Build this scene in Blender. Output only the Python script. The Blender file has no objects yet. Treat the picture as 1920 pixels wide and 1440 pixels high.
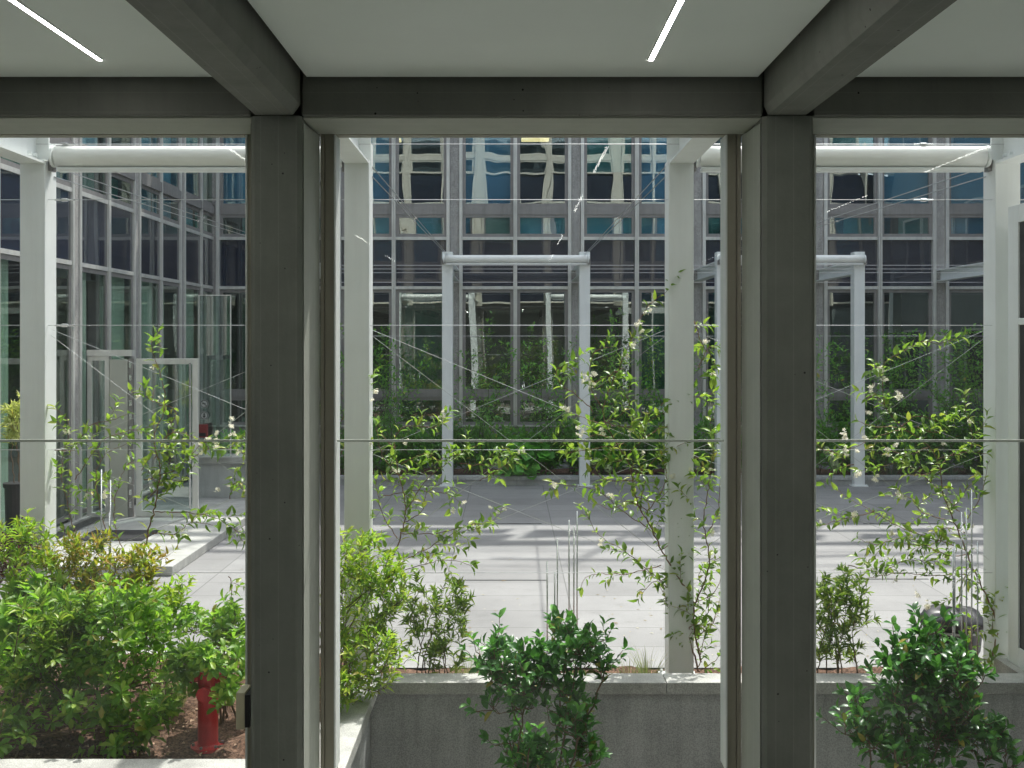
import bpy, math, random
import numpy as np
from mathutils import Vector, Matrix
random.seed(7); rng = np.random.default_rng(11)
R = math.radians
# ------------------------------------------------------------ camera, world, sun, exposure
scene = bpy.context.scene
col = scene.collection
cam_d = bpy.data.cameras.new('camera'); cam = bpy.data.objects.new('camera', cam_d); col.objects.link(cam)
cam.location = (0, 0, 2.4); cam.rotation_euler = (R(90), 0, 0)
cam_d.sensor_width = 36; cam_d.lens = 36*2050/1920
cam_d.shift_x = 5/1920; cam_d.shift_y = -83/1920
cam_d.clip_start = 0.05; cam_d.clip_end = 500
scene.camera = cam
SUN_AZ, SUN_EL = 24, 60
w = bpy.data.worlds.new('World'); scene.world = w; w.use_nodes = True
nt = w.node_tree; nt.nodes.clear()
sky = nt.nodes.new('ShaderNodeTexSky'); sky.sky_type = 'NISHITA'; sky.sun_disc = False
sky.sun_elevation = R(SUN_EL); sky.sun_rotation = R(SUN_AZ); sky.air_density = 1.2; sky.dust_density = 2.5
bg = nt.nodes.new('ShaderNodeBackground'); bg.inputs[1].default_value = 0.15
wo = nt.nodes.new('ShaderNodeOutputWorld')
hs_ = nt.nodes.new('ShaderNodeHueSaturation'); hs_.inputs['Saturation'].default_value = .45
nt.links.new(sky.outputs[0], hs_.inputs['Color']); nt.links.new(hs_.outputs[0], bg.inputs[0]); nt.links.new(bg.outputs[0], wo.inputs[0])
sd = bpy.data.lights.new('sun', 'SUN'); sd.energy = 2.1; sd.angle = R(0.55); sd.color = (1, .96, .9)
sun = bpy.data.objects.new('sun', sd); col.objects.link(sun)
sv = Vector((math.sin(R(SUN_AZ))*math.cos(R(SUN_EL)), math.cos(R(SUN_AZ))*math.cos(R(SUN_EL)), math.sin(R(SUN_EL))))
sun.rotation_euler = sv.to_track_quat('Z', 'Y').to_euler(); sun.location = (0, 0, 30)
vs = scene.view_settings; vs.view_transform = 'Standard'; vs.look = 'None'; vs.gamma = 1; vs.exposure = 1.32
scene.cycles.max_bounces = 10; scene.cycles.diffuse_bounces = 5; scene.cycles.glossy_bounces = 5
scene.cycles.transparent_max_bounces = 24; scene.cycles.transmission_bounces = 6

# ------------------------------------------------------------ helpers
F, CX, CY, H = 2050., 955., 637., 2.4
def P(x, y, Y): return Vector(((x-CX)/F*Y, Y, H-(y-CY)/F*Y))      # survey point: bearing and distance -> place
def tag(o, label=None, cat=None, group=None, kind=None):
    if label: o['label'] = label
    if cat: o['category'] = cat
    if group: o['group'] = group
    if kind: o['kind'] = kind
    return o
def empty(name, loc=(0,0,0), rz=0, **k):
    o = bpy.data.objects.new(name, None); col.objects.link(o); o.location = loc; o.rotation_euler = (0,0,rz)
    o.empty_display_size = .1
    return tag(o, **k)
class MB:
    def __init__(s): s.v = []; s.f = []; s.n = 0
    def add(s, V, Fc):
        s.v.append(np.asarray(V, float).reshape(-1,3)); s.f += [tuple(i+s.n for i in f) for f in Fc]; s.n += len(s.v[-1]); return s
    def box(s, x0, x1, y0, y1, z0, z1):
        if x0 > x1: x0, x1 = x1, x0
        if y0 > y1: y0, y1 = y1, y0
        if z0 > z1: z0, z1 = z1, z0
        return s.add([(x0,y0,z0),(x1,y0,z0),(x1,y1,z0),(x0,y1,z0),(x0,y0,z1),(x1,y0,z1),(x1,y1,z1),(x0,y1,z1)],
              [(0,3,2,1),(4,5,6,7),(0,1,5,4),(1,2,6,5),(2,3,7,6),(3,0,4,7)])
    def prism(s, poly, axis, a, b):          # poly 2-D list, extruded along axis
        n = len(poly)
        def mk(p, t):
            return {'x':(t,p[0],p[1]), 'y':(p[0],t,p[1]), 'z':(p[0],p[1],t)}[axis]
        V = [mk(p,a) for p in poly]+[mk(p,b) for p in poly]
        return s.add(V, [tuple(range(n))[::-1], tuple(range(n,2*n))]+[(i,(i+1)%n,n+(i+1)%n,n+i) for i in range(n)])
    def tube(s, pts, r0, r1=None, n=6, cap=True):
        if r1 is None: r1 = r0
        pts = [Vector(p) for p in pts]; m = len(pts); V = []; 
        t0 = (pts[1]-pts[0]).normalized(); a = t0.orthogonal().normalized()
        for i, p in enumerate(pts):
            t = (pts[min(i+1,m-1)]-pts[max(i-1,0)])
            t = t.normalized() if t.length > 1e-9 else t0
            a = (a - t*a.dot(t)); a = a.normalized() if a.length > 1e-6 else t.orthogonal().normalized()
            b = t.cross(a); r = r0+(r1-r0)*i/(m-1)
            for k in range(n):
                q = 2*math.pi*k/n; V.append(p + (a*math.cos(q)+b*math.sin(q))*r)
        Fc = [(i*n+k, i*n+(k+1)%n, (i+1)*n+(k+1)%n, (i+1)*n+k) for i in range(m-1) for k in range(n)]
        if cap: Fc += [tuple(range(n))[::-1], tuple(range((m-1)*n, m*n))]
        return s.add([tuple(v) for v in V], Fc)
    def lathe(s, prof, n=24, c=(0,0,0)):
        V = []; m = len(prof)
        for r, z in prof:
            for k in range(n):
                q = 2*math.pi*k/n; V.append((c[0]+r*math.cos(q), c[1]+r*math.sin(q), c[2]+z))
        Fc = [(i*n+k, i*n+(k+1)%n, (i+1)*n+(k+1)%n, (i+1)*n+k) for i in range(m-1) for k in range(n)]
        Fc += [tuple(range(n))[::-1], tuple(range((m-1)*n, m*n))]
        return s.add(V, Fc)
    def build(s, name, mat, parent=None, smooth=False, bevel=0, **k):
        me = bpy.data.meshes.new(name); V = np.concatenate(s.v)
        me.from_pydata(V.tolist(), [], s.f); me.update()
        if smooth: me.shade_smooth()
        o = bpy.data.objects.new(name, me); col.objects.link(o); me.materials.append(mat)
        if parent: o.parent = parent
        if bevel:
            b = o.modifiers.new('bevel', 'BEVEL'); b.width = bevel; b.segments = 2; b.limit_method = 'ANGLE'; b.angle_limit = R(40)
        return tag(o, **k)
def copytree(o, parent=None):
    c = o.copy(); col.objects.link(c)
    if parent: c.parent = parent
    for ch in [x for x in bpy.data.objects if x.parent == o]: copytree(ch, c)
    return c

# ------------------------------------------------------------ materials
def newmat(name):
    m = bpy.data.materials.new(name); m.use_nodes = True; n = m.node_tree; n.nodes.clear()
    out = n.nodes.new('ShaderNodeOutputMaterial'); return m, n, out
class N:
    def __init__(s, nt): s.t = nt
    def __call__(s, typ, ins=None, **pr):
        d = s.t.nodes.new('ShaderNode'+typ)
        for k, v in pr.items(): setattr(d, k, v)
        for k, v in (ins or {}).items():
            sk = d.inputs[k]
            if isinstance(v, bpy.types.NodeSocket): s.t.links.new(v, sk)
            else: sk.default_value = v
        return d
def c4(c): return (c[0], c[1], c[2], 1)
def surf(name, c, rough=.6, var=.1, scale=6, bump=.0, bscale=40, spec=.4, metal=0, speck=0, speckscale=220, stain=0, lines=None, fine=0):
    """painted metal, concrete, stone: base colour with mottling, speckle, stains, grooves"""
    m, t, out = newmat(name); n = N(t)
    tc = n('TexCoord').outputs['Object']
    no = n('TexNoise', {'Vector': tc, 'Scale': scale, 'Detail': 6., 'Roughness': .6})
    r1 = n('MapRange', {'Value': no.outputs[0], 'From Min': .3, 'From Max': .7, 'To Min': 1-var, 'To Max': 1+var})
    fac = r1.outputs[0]
    if speck:
        s1 = n('TexNoise', {'Vector': tc, 'Scale': float(speckscale), 'Detail': 2.})
        r2 = n('MapRange', {'Value': s1.outputs[0], 'From Min': .35, 'From Max': .65, 'To Min': 1-speck, 'To Max': 1+speck})
        fac = n('Math', {0: fac, 1: r2.outputs[0]}, operation='MULTIPLY').outputs[0]
    if stain:
        mp = n('Mapping', {'Vector': tc, 'Scale': (9, 9, .7)})
        s2 = n('TexNoise', {'Vector': mp.outputs[0], 'Scale': 1.6, 'Detail': 5., 'Roughness': .65})
        r3 = n('MapRange', {'Value': s2.outputs[0], 'From Min': .45, 'From Max': .75, 'To Min': 1., 'To Max': 1-stain})
        fac = n('Math', {0: fac, 1: r3.outputs[0]}, operation='MULTIPLY').outputs[0]
    hgt = None
    if bump:
        b1 = n('TexNoise', {'Vector': tc, 'Scale': float(bscale), 'Detail': 5.})
        hgt = b1.outputs[0]
    if fine:      # small air pockets of cast concrete
        vo = n('TexVoronoi', {'Vector': tc, 'Scale': 17.})
        vr = n('SeparateXYZ', {0: vo.outputs['Color']})
        rad = n('MapRange', {'Value': vr.outputs[0], 'From Min': .3, 'From Max': 1., 'To Min': 0.001, 'To Max': .085})
        pq = n('Math', {0: vo.outputs['Distance'], 1: rad.outputs[0]}, operation='LESS_THAN')
        pr = n('MapRange', {'Value': pq.outputs[0], 'From Min': 0., 'From Max': 1., 'To Min': 1., 'To Max': 1-fine*1.8})
        fac = n('Math', {0: fac, 1: pr.outputs[0]}, operation='MULTIPLY').outputs[0]
    if lines:     # board-mark grooves every `lines[1]` m across axis lines[0]
        sx = n('SeparateXYZ', {0: tc}).outputs[lines[0]]
        pp = n('Math', {0: sx, 1: lines[1]/2}, operation='PINGPONG')
        ln = n('MapRange', {'Value': pp.outputs[0], 'From Min': .0, 'From Max': .0025, 'To Min': 0., 'To Max': 1.})
        l2 = n('MapRange', {'Value': ln.outputs[0], 'From Min': 0., 'From Max': 1., 'To Min': 1.28, 'To Max': 1.})
        fac = n('Math', {0: fac, 1: l2.outputs[0]}, operation='MULTIPLY').outputs[0]
    cc = n('VectorMath', {0: c, 'Scale': fac}, operation='SCALE')
    p = n('BsdfPrincipled', {'Base Color': cc.outputs[0], 'Roughness': rough, 'Metallic': float(metal), 'Specular IOR Level': spec})
    if hgt is not None:
        bn = n('Bump', {'Height': hgt, 'Strength': bump, 'Distance': .004}); t.links.new(bn.outputs[0], p.inputs['Normal'])
    t.links.new(p.outputs[0], out.inputs[0]); return m
def emis(name, c, s):
    m, t, out = newmat(name); n = N(t); e = n('Emission', {'Color': c4(c), 'Strength': s}); t.links.new(e.outputs[0], out.inputs[0]); return m
def glass(name, refl=.12, tint=(.85,.9,.88), wave=0., wscale=1.2, rough=0.0, dark=None, gain=.6, dust=0.):
    """flat sheet glass: fresnel mirror over a tinted see-through sheet (or a dark opaque backing)"""
    m, t, out = newmat(name); n = N(t)
    gl = n('BsdfGlossy', {'Color': (.95,.97,.96,1), 'Roughness': rough})
    if dark: tr = n('BsdfPrincipled', {'Base Color': c4(dark), 'Roughness': .25})
    else: tr = n('BsdfTransparent', {'Color': c4(tint)})
    lw = n('LayerWeight', {'Blend': .35})
    fr = n('MapRange', {'Value': lw.outputs['Facing'], 'From Min': 0., 'From Max': 1., 'To Min': refl, 'To Max': min(1, refl+gain)})
    if wave:
        tc = n('TexCoord').outputs['Object']
        oi = n('ObjectInfo'); 
        off = n('VectorMath', {0: tc, 1: n('VectorMath', {0: (13.,7.,5.), 'Scale': oi.outputs['Random']}, operation='SCALE').outputs[0]}, operation='ADD')
        mp = n('Mapping', {'Vector': off.outputs[0], 'Scale': (1.5,1.,.5)})
        no = n('TexNoise', {'Vector': mp.outputs[0], 'Scale': wscale, 'Detail': 1.})
        bn = n('Bump', {'Height': no.outputs[0], 'Strength': n('MapRange', {'Value': oi.outputs['Random'], 'To Min': .15, 'To Max': 1.}).outputs[0], 'Distance': wave*1.25})
        t.links.new(bn.outputs[0], gl.inputs['Normal'])
    if dust:      # film of dust and wipe marks on the pane
        tc = n('TexCoord').outputs['Object']
        mp = n('Mapping', {'Vector': tc, 'Rotation': (0., .6, 0.), 'Scale': (.7, 1., 3.)})
        dn = n('TexNoise', {'Vector': mp.outputs[0], 'Scale': 1.4, 'Detail': 5., 'Roughness': .6})
        dr = n('MapRange', {'Value': dn.outputs[0], 'From Min': .35, 'From Max': .75, 'To Min': dust*.35, 'To Max': dust*1.8})
        df = n('BsdfTranslucent', {'Color': (.9,.92,.9,1)})
        tr = n('MixShader', {0: dr.outputs[0], 1: tr.outputs[0], 2: df.outputs[0]})
    mx = n('MixShader', {0: fr.outputs[0], 1: tr.outputs[0], 2: gl.outputs[0]})
    t.links.new(mx.outputs[0], out.inputs[0]); return m
def leafmat(name, dark, light, tips=None, tipfrac=.1, rough=.35, trans=.45, tcol=None):
    m, t, out = newmat(name); n = N(t)
    ge = n('NewGeometry'); rnd = ge.outputs['Random Per Island']
    cr = n('ValToRGB', {'Fac': rnd}); e = cr.color_ramp.elements
    e[0].position = .035; e[0].color = c4(dark); e[1].position = 1-tipfrac-.1; e[1].color = c4(light)
    if tips is not None:
        x = e.new(1-tipfrac); x.color = c4(tips)
    yl = e.new(.018); yl.color = (.42,.34,.07,1)
    tc = n('TexCoord').outputs['Object']
    no = n('TexNoise', {'Vector': tc, 'Scale': 5., 'Detail': 2.})
    br = n('MapRange', {'Value': no.outputs[0], 'From Min': .3, 'From Max': .7, 'To Min': .75, 'To Max': 1.3})
    cc = n('VectorMath', {0: cr.outputs[0], 'Scale': br.outputs[0]}, operation='SCALE')
    p = n('BsdfPrincipled', {'Base Color': cc.outputs[0], 'Roughness': rough, 'Specular IOR Level': .5})
    tl = n('MixRGB', {0: .6, 1: cc.outputs[0], 2: c4(tcol or (light[0]*1.9, light[1]*1.9, light[2]*.8))}) 
    tb = n('BsdfTranslucent', {'Color': tl.outputs[0]})
    mx = n('MixShader', {0: trans, 1: p.outputs[0], 2: tb.outputs[0]})
    t.links.new(mx.outputs[0], out.inputs[0]); return m
M = {}
M['concrete_in'] = surf('painted_concrete', (.215,.225,.2), .75, .1, 5, .4, 60, .25, lines=(0,.078), fine=.45, stain=.12)
M['concrete_beam'] = surf('painted_concrete_beam', (.21,.215,.195), .75, .1, 4, .4, 60, .25, lines=(0,.09), fine=.45, stain=.1)
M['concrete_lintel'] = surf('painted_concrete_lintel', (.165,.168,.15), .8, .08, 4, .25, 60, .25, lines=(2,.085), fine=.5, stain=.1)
M['concrete_out'] = surf('facade_concrete', (.38,.37,.355), .8, .14, 7, .3, 60, .3, speck=.25, speckscale=90, stain=.25)
M['ceiling'] = surf('ceiling_paint', (.84,.9,.86), .7, .02, 2)
M['wall_in'] = surf('room_wall_paint', (.7,.74,.7), .8, .05, 2)
M['floor_in'] = surf('room_floor', (.7,.72,.68), .35, .06, 3)
M['frame_in'] = surf('window_frame_paint', (.34,.32,.26), .5, .06, 8)
M['reveal_lit'] = surf('reveal_daylight_tone', (.42,.44,.39), .7, .05, 8, .3, 60, lines=(1,.09))  # window light on the reveals and soffit is put into this lighter tone
M['white_steel'] = surf('white_coated_steel', (.82,.85,.84), .42, .04, 2.2, .04, 120, .5, stain=.06)
M['alu'] = surf('anodised_aluminium', (.70,.70,.67), .38, .1, 3, .05, 80, .5, metal=.35, stain=.18)
M['alu_dark'] = surf('aged_aluminium', (.28,.27,.265), .45, .1, 4, .05, 80, .5, metal=.25, stain=.2)
M['granite'] = surf('grey_granite', (.42,.43,.425), .7, .2, 2.2, .3, 150, .3, speck=.22, speckscale=120, stain=.2)
M['granite_top'] = surf('granite_coping', (.42,.42,.40), .7, .22, 5, .2, 150, .3, speck=.22, speckscale=160)
M['cable'] = surf('steel_cable', (.55,.56,.57), .3, .05, 10, metal=.8)
M['steel'] = surf('stainless_rod', (.7,.71,.72), .22, .03, 10, metal=.9)
M['dark_metal'] = surf('dark_bracket', (.05,.05,.055), .5, .05, 10)
M['red'] = surf('red_enamel', (.62,.025,.03), .35, .1, 12, .1, 60, .5, stain=.25)
M['beige'] = surf('beige_plastic', (.62,.57,.40), .45, .04, 5)
M['black_plastic'] = surf('black_plastic', (.02,.02,.022), .45, .1, 5)
M['black_cover'] = surf('black_cover_sheet', (.035,.035,.04), .38, .2, 8, .6, 14)
M['soil'] = surf('bark_soil', (.115,.07,.05), .95, .4, 12, 1., 60, .1, speck=.6, speckscale=70)
M['panel_beige'] = surf('door_panel_paint', (.42,.43,.38), .5, .04, 3)
M['bark'] = surf('bark', (.17,.12,.08), .9, .3, 20, .5, 60)
M['twig_green'] = surf('green_stem', (.09,.14,.05), .8, .3, 20)
M['twig'] = surf('vine_stem', (.22,.12,.075), .8, .3, 20)
M['cream'] = surf('cream_concrete', (.66,.63,.54), .8, .06, 3, stain=.1)
M['awn'] = surf('awning_fabric', (.86,.87,.84), .4, .05, 3, .5, 18)
M['room_dark'] = surf('room_interior', (.16,.17,.17), .8, .15, .8)
M['blind_blue'] = surf('blue_blind', (.26,.50,.70), .6, .08, 2, lines=(2,.05))
M['blind_teal'] = surf('teal_curtain', (.16,.42,.38), .8, .15, 2, lines=(0,.13))
M['curtain'] = surf('pale_curtain', (.74,.8,.7), .8, .1, 2, lines=(0,.11))

M['lamp'] = emis('lamp_diffuser', (1,.97,.93), 17.)
M['lamp_panel'] = emis('office_lamp', (1,.66,.3), .8)
M['spandrel'] = glass('spandrel_glass', .05, gain=.3, wave=.004, wscale=1.2, dark=(.016,.022,.042))
M['pane_wing'] = glass('wing_window_glass', .07, (.8,.88,.85), wave=.003, wscale=1., gain=.3)
M['pane'] = glass('window_glass', .18, (.74,.86,.88), wave=.006, wscale=1.3)
M['pane_ground'] = glass('ground_window_glass', .2, (.66,.78,.74), wave=.003, wscale=1.1)
M['pane_near'] = glass('clear_glass', .006, (.975,.988,.98), gain=.03, dust=.005)
M['pane_door'] = glass('door_glass', .12, (.8,.87,.85), wave=.004)
M['joint'] = surf('silicone_joint', (.62,.66,.60), .5, .05, 5)
# paving with joints
def paving():
    m, t, out = newmat('granite_paving'); n = N(t)
    tc = n('TexCoord').outputs['Object']
    mp = n('Mapping', {'Vector': tc, 'Location': (.63, -.03, 0)})
    br = n('TexBrick', {'Vector': mp.outputs[0], 'Color1': (.245,.242,.243,1), 'Color2': (.30,.297,.298,1), 'Mortar': (.13,.13,.13,1),
        'Scale': 1., 'Mortar Size': .005, 'Mortar Smooth': .1, 'Bias': 0., 'Brick Width': 1.18, 'Row Height': .568})
    br.offset = 0; br.squash = 1
    n1 = n('TexNoise', {'Vector': tc, 'Scale': .9, 'Detail': 7., 'Roughness': .6})
    r1 = n('MapRange', {'Value': n1.outputs[0], 'From Min': .3, 'From Max': .7, 'To Min': .8, 'To Max': 1.12})
    n2 = n('TexNoise', {'Vector': tc, 'Scale': 120., 'Detail': 3.})
    r2 = n('MapRange', {'Value': n2.outputs[0], 'From Min': .35, 'From Max': .65, 'To Min': .86, 'To Max': 1.14})
    f = n('Math', {0: r1.outputs[0], 1: r2.outputs[0]}, operation='MULTIPLY')
    n3 = n('TexNoise', {'Vector': tc, 'Scale': 3.3, 'Detail': 8., 'Roughness': .75})
    r3 = n('MapRange', {'Value': n3.outputs[0], 'From Min': .54, 'From Max': .72, 'To Min': 1., 'To Max': .8})
    v4 = n('TexVoronoi', {'Vector': tc, 'Scale': 2.1}); r4 = n('MapRange', {'Value': v4.outputs['Distance'], 'From Min': .02, 'From Max': .05, 'To Min': .75, 'To Max': 1.})
    f = n('Math', {0: f.outputs[0], 1: r3.outputs[0]}, operation='MULTIPLY'); f = n('Math', {0: f.outputs[0], 1: r4.outputs[0]}, operation='MULTIPLY')
    cc = n('VectorMath', {0: br.outputs[0], 'Scale': f.outputs[0]}, operation='SCALE')
    p = n('BsdfPrincipled', {'Base Color': cc.outputs[0], 'Roughness': .62, 'Specular IOR Level': .35})
    t.links.new(p.outputs[0], out.inputs[0]); return m
M['paving'] = paving()
M['leaf_jas'] = leafmat('jasmine_leaf', (.06,.14,.022), (.15,.27,.04), (.38,.46,.08), .18, .35, .5)
M['flower'] = leafmat('jasmine_petal', (.9,.87,.72), (.95,.94,.88), (.95,.9,.75), .1, .5, .5, tcol=(.95,.92,.8))
M['leaf_jas_dark'] = leafmat('shaded_jasmine_leaf', (.09,.27,.05), (.17,.42,.08), (.28,.5,.1), .1, .4, .35)
M['leaf_tob'] = leafmat('mock_orange_leaf', (.09,.22,.035), (.2,.38,.05), (.36,.5,.08), .2, .42, .52)
M['leaf_nan'] = leafmat('nandina_leaf', (.12,.26,.03), (.24,.4,.05), (.5,.55,.07), .3, .4, .5)
M['leaf_nan_orange'] = leafmat('nandina_orange_leaf', (.10,.2,.03), (.24,.32,.04), (.5,.3,.06), .35, .4, .5)
M['leaf_red'] = leafmat('purple_leaf', (.06,.02,.03), (.12,.04,.05), (.15,.2,.05), .2, .4, .4, tcol=(.3,.07,.08))
M['leaf_cam'] = leafmat('camellia_leaf', (.035,.12,.035), (.075,.23,.05), (.16,.42,.07), .14, .32, .33)
M['leaf_lime'] = leafmat('lime_leaf', (.07,.15,.025), (.16,.28,.04), (.42,.52,.08), .25, .4, .45)
M['leaf_grass'] = leafmat('grass_blade', (.16,.22,.08), (.28,.34,.14), (.4,.44,.22), .2, .5, .4)
M['leaf_grey'] = leafmat('grey_green_blade', (.07,.12,.08), (.15,.21,.14), None, .0, .5, .35)
M['leaf_var'] = leafmat('variegated_leaf', (.2,.28,.06), (.5,.55,.22), (.7,.7,.4), .3, .5, .4)
M['leaf_hyd'] = leafmat('hydrangea_leaf', (.09,.32,.04), (.14,.42,.06), (.18,.5,.07), .2, .5, .35)
M['bloom_green'] = surf('green_bloom', (.32,.40,.2), .8, .3, 60)

# ------------------------------------------------------------ foliage engine
def leaf_tpl(kind):
    if kind == 'flat':
        V = [(0,0,0),(.5,-.5,.03),(.5,.5,.03),(1,0,-.08)]; return np.array(V), [(0,1,3),(0,3,2)]
    st = {'ellip': [(.28,.40),(.6,.46),(.85,.24)], 'lance': [(.22,.42),(.5,.42),(.8,.2)], 'obov': [(.3,.22),(.65,.5),(.9,.36)],
          'blade': [(.25,.5),(.55,.45),(.8,.28)], 'oak': [(.25,.55),(.5,.3),(.75,.55)]}[kind]
    dr = .5 if kind == 'blade' else .14
    V = [(0,0,0)]
    for t, wd in st:
        z = .06*math.sin(t*3.1)-dr*t*t
        V += [(t,-wd,z+.10*wd*2),(t,0,z),(t,wd,z+.10*wd*2)]
    V.append((1,0,-dr))
    Fc = [(0,1,2),(0,2,3)]
    for i in range(2):
        a = 1+3*i; Fc += [(a,a+3,a+4,a+1),(a+1,a+4,a+5,a+2)]
    Fc += [(7,10,8),(8,10,9)]
    return np.array(V), Fc
TPL = {k: leaf_tpl(k) for k in ('flat','ellip','lance','obov','blade','oak')}
class Leaves:
    def __init__(s): s.p=[]; s.d=[]; s.u=[]; s.l=[]; s.w=[]
    def add(s, p, d, u, l, wd): s.p.append(tuple(p)); s.d.append(tuple(d)); s.u.append(tuple(u)); s.l.append(l); s.w.append(wd)
    def build(s, name, mat, parent, kind='ellip'):
        V0, Fc = TPL[kind]; p = np.array(s.p); d = np.array(s.d); u = np.array(s.u); n = len(p)
        d /= np.linalg.norm(d, axis=1)[:,None]+1e-9
        u = u - d*(u*d).sum(1)[:,None]; u /= np.linalg.norm(u, axis=1)[:,None]+1e-9
        v = np.cross(u, d)
        L = np.array(s.l)[:,None,None]; W = np.array(s.w)[:,None,None]
        V = p[:,None,:] + V0[None,:,0:1]*L*d[:,None,:] + V0[None,:,1:2]*W*v[:,None,:] + V0[None,:,2:3]*L*u[:,None,:]
        V = V.reshape(-1,3); k = len(V0)
        me = bpy.data.meshes.new(name); me.vertices.add(len(V)); me.vertices.foreach_set('co', V.ravel())
        lens = np.tile([len(f) for f in Fc], n); flat = np.concatenate([np.array(f) for f in Fc])
        loops = (flat[None,:] + (np.arange(n)*k)[:,None]).ravel()
        me.loops.add(len(loops)); me.loops.foreach_set('vertex_index', loops.astype(np.int32))
        me.polygons.add(len(lens)); me.polygons.foreach_set('loop_start', (np.cumsum(lens)-lens).astype(np.int32))
        me.update(calc_edges=True)
        if kind != 'flat': me.shade_smooth()
        me.materials.append(mat)
        o = bpy.data.objects.new(name, me); col.objects.link(o); o.parent = parent; return o
def rv(s=1.): return Vector(rng.normal(0, s, 3))
def smooth_path(pts, step=.03, wob=.006):
    pts = [Vector(p) for p in pts]; out = []
    for i in range(len(pts)-1):
        p0 = pts[max(i-1,0)]; p1 = pts[i]; p2 = pts[i+1]; p3 = pts[min(i+2,len(pts)-1)]
        n = max(2, int((p2-p1).length/step))
        for k in range(n):
            t = k/n
            q = .5*((2*p1)+(p2-p0)*t+(2*p0-5*p1+4*p2-p3)*t*t+(3*p1-p0-3*p2+p3)*t**3)
            out.append(q+rv(wob))
    out.append(pts[-1]); return out
UP = Vector((0,0,1))
def leaf_dir(t, phi, ang):
    a = t.orthogonal().normalized(); b = t.cross(a)
    return t*math.cos(ang) + (a*math.cos(phi)+b*math.sin(phi))*math.sin(ang)
def dress(L, pts, leaf, start=0., phi0=0):
    """leaves on a twig: pairs, alternate, or whorls; rosette at the tip"""
    n = len(pts); acc = 0; phi = phi0+rng.uniform(0,6)
    tot = sum((pts[i+1]-pts[i]).length for i in range(n-1)); s = 0
    for i in range(n-1):
        seg = (pts[i+1]-pts[i]); ln = seg.length
        if ln < 1e-6: continue
        t = seg/ln; s += ln; acc += ln
        if s < start*tot: acc = 0; continue
        if acc >= leaf['gap']:
            acc = 0; phi += leaf.get('turn', 1.6)
            m = leaf.get('n', 2)
            for k in range(m):
                if rng.random() < leaf.get('miss', .12): continue
                d = leaf_dir(t, phi+k*2*math.pi/m, leaf.get('ang', .9)) + rv(.22) + UP*leaf.get('lift', .0)
                sz = leaf['len']*rng.uniform(.4, 1.2)
                L.add(pts[i]+d.normalized()*leaf.get('pet', .006), d, UP*1.0+t*.4+rv(.35), sz, sz*leaf['wid']*rng.uniform(.85,1.15))
    t = (pts[-1]-pts[-2]).normalized()
    for k in range(leaf.get('tip', 3)):
        d = leaf_dir(t, phi+k*2.4, leaf.get('tipang', .8)*rng.uniform(.5,1.2)) + rv(.15)
        sz = leaf['len']*rng.uniform(.7, 1.15)
        L.add(pts[-1]+rv(.003), d, t+UP*.5+rv(.2), sz, sz*leaf['wid'])
JAS = dict(gap=.029, len=.075, wid=.44, n=2, ang=1.0, tip=2, miss=.12, lift=-.1, kind='lance')
TOB = dict(gap=.028, len=.074, wid=.38, n=2, ang=1.1, tip=9, tipang=1.25, lift=.1, kind='obov', turn=2.4)
CAM = dict(gap=.022, len=.07, wid=.5, n=1, ang=.95, tip=3, turn=2.6, kind='ellip', lift=.1)
NAN = dict(gap=.018, len=.062, wid=.32, n=2, ang=1.0, tip=3, turn=.4, kind='lance', lift=.1)
WIL = dict(gap=.016, len=.072, wid=.24, n=2, ang=.9, tip=7, tipang=1., turn=1.9, kind='lance', lift=.15)
FLOWER = None
def flower_mesh():
    mb = MB()
    for c in range(7):
        cc = rv(.012); ax = (rv(1)+UP*.6).normalized()
        for k in range(5):
            d = leaf_dir(ax, k*1.257, 1.25).normalized(); v = d.cross(ax).normalized()
            p = cc; q = cc+d*.013
            mb.add([p, q*1+v*.0045-d*.003, q+d*.004, q-v*.0045-d*.003], [(0,1,2,3)])
        mb.tube([cc-ax*.012, cc], .0012, .0012, 4)
    me_o = mb.build('flower', M['flower']); me = me_o.data; bpy.data.objects.remove(me_o); return me
FM = [flower_mesh() for _ in range(4)]
def put_flower(p, parent, s=1.):
    o = bpy.data.objects.new('flower', FM[rng.integers(4)]); col.objects.link(o); o.parent = parent
    o.location = p - parent.location; o.rotation_euler = tuple(rng.uniform(0,6,3)); o.scale = (s,)*3
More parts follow.
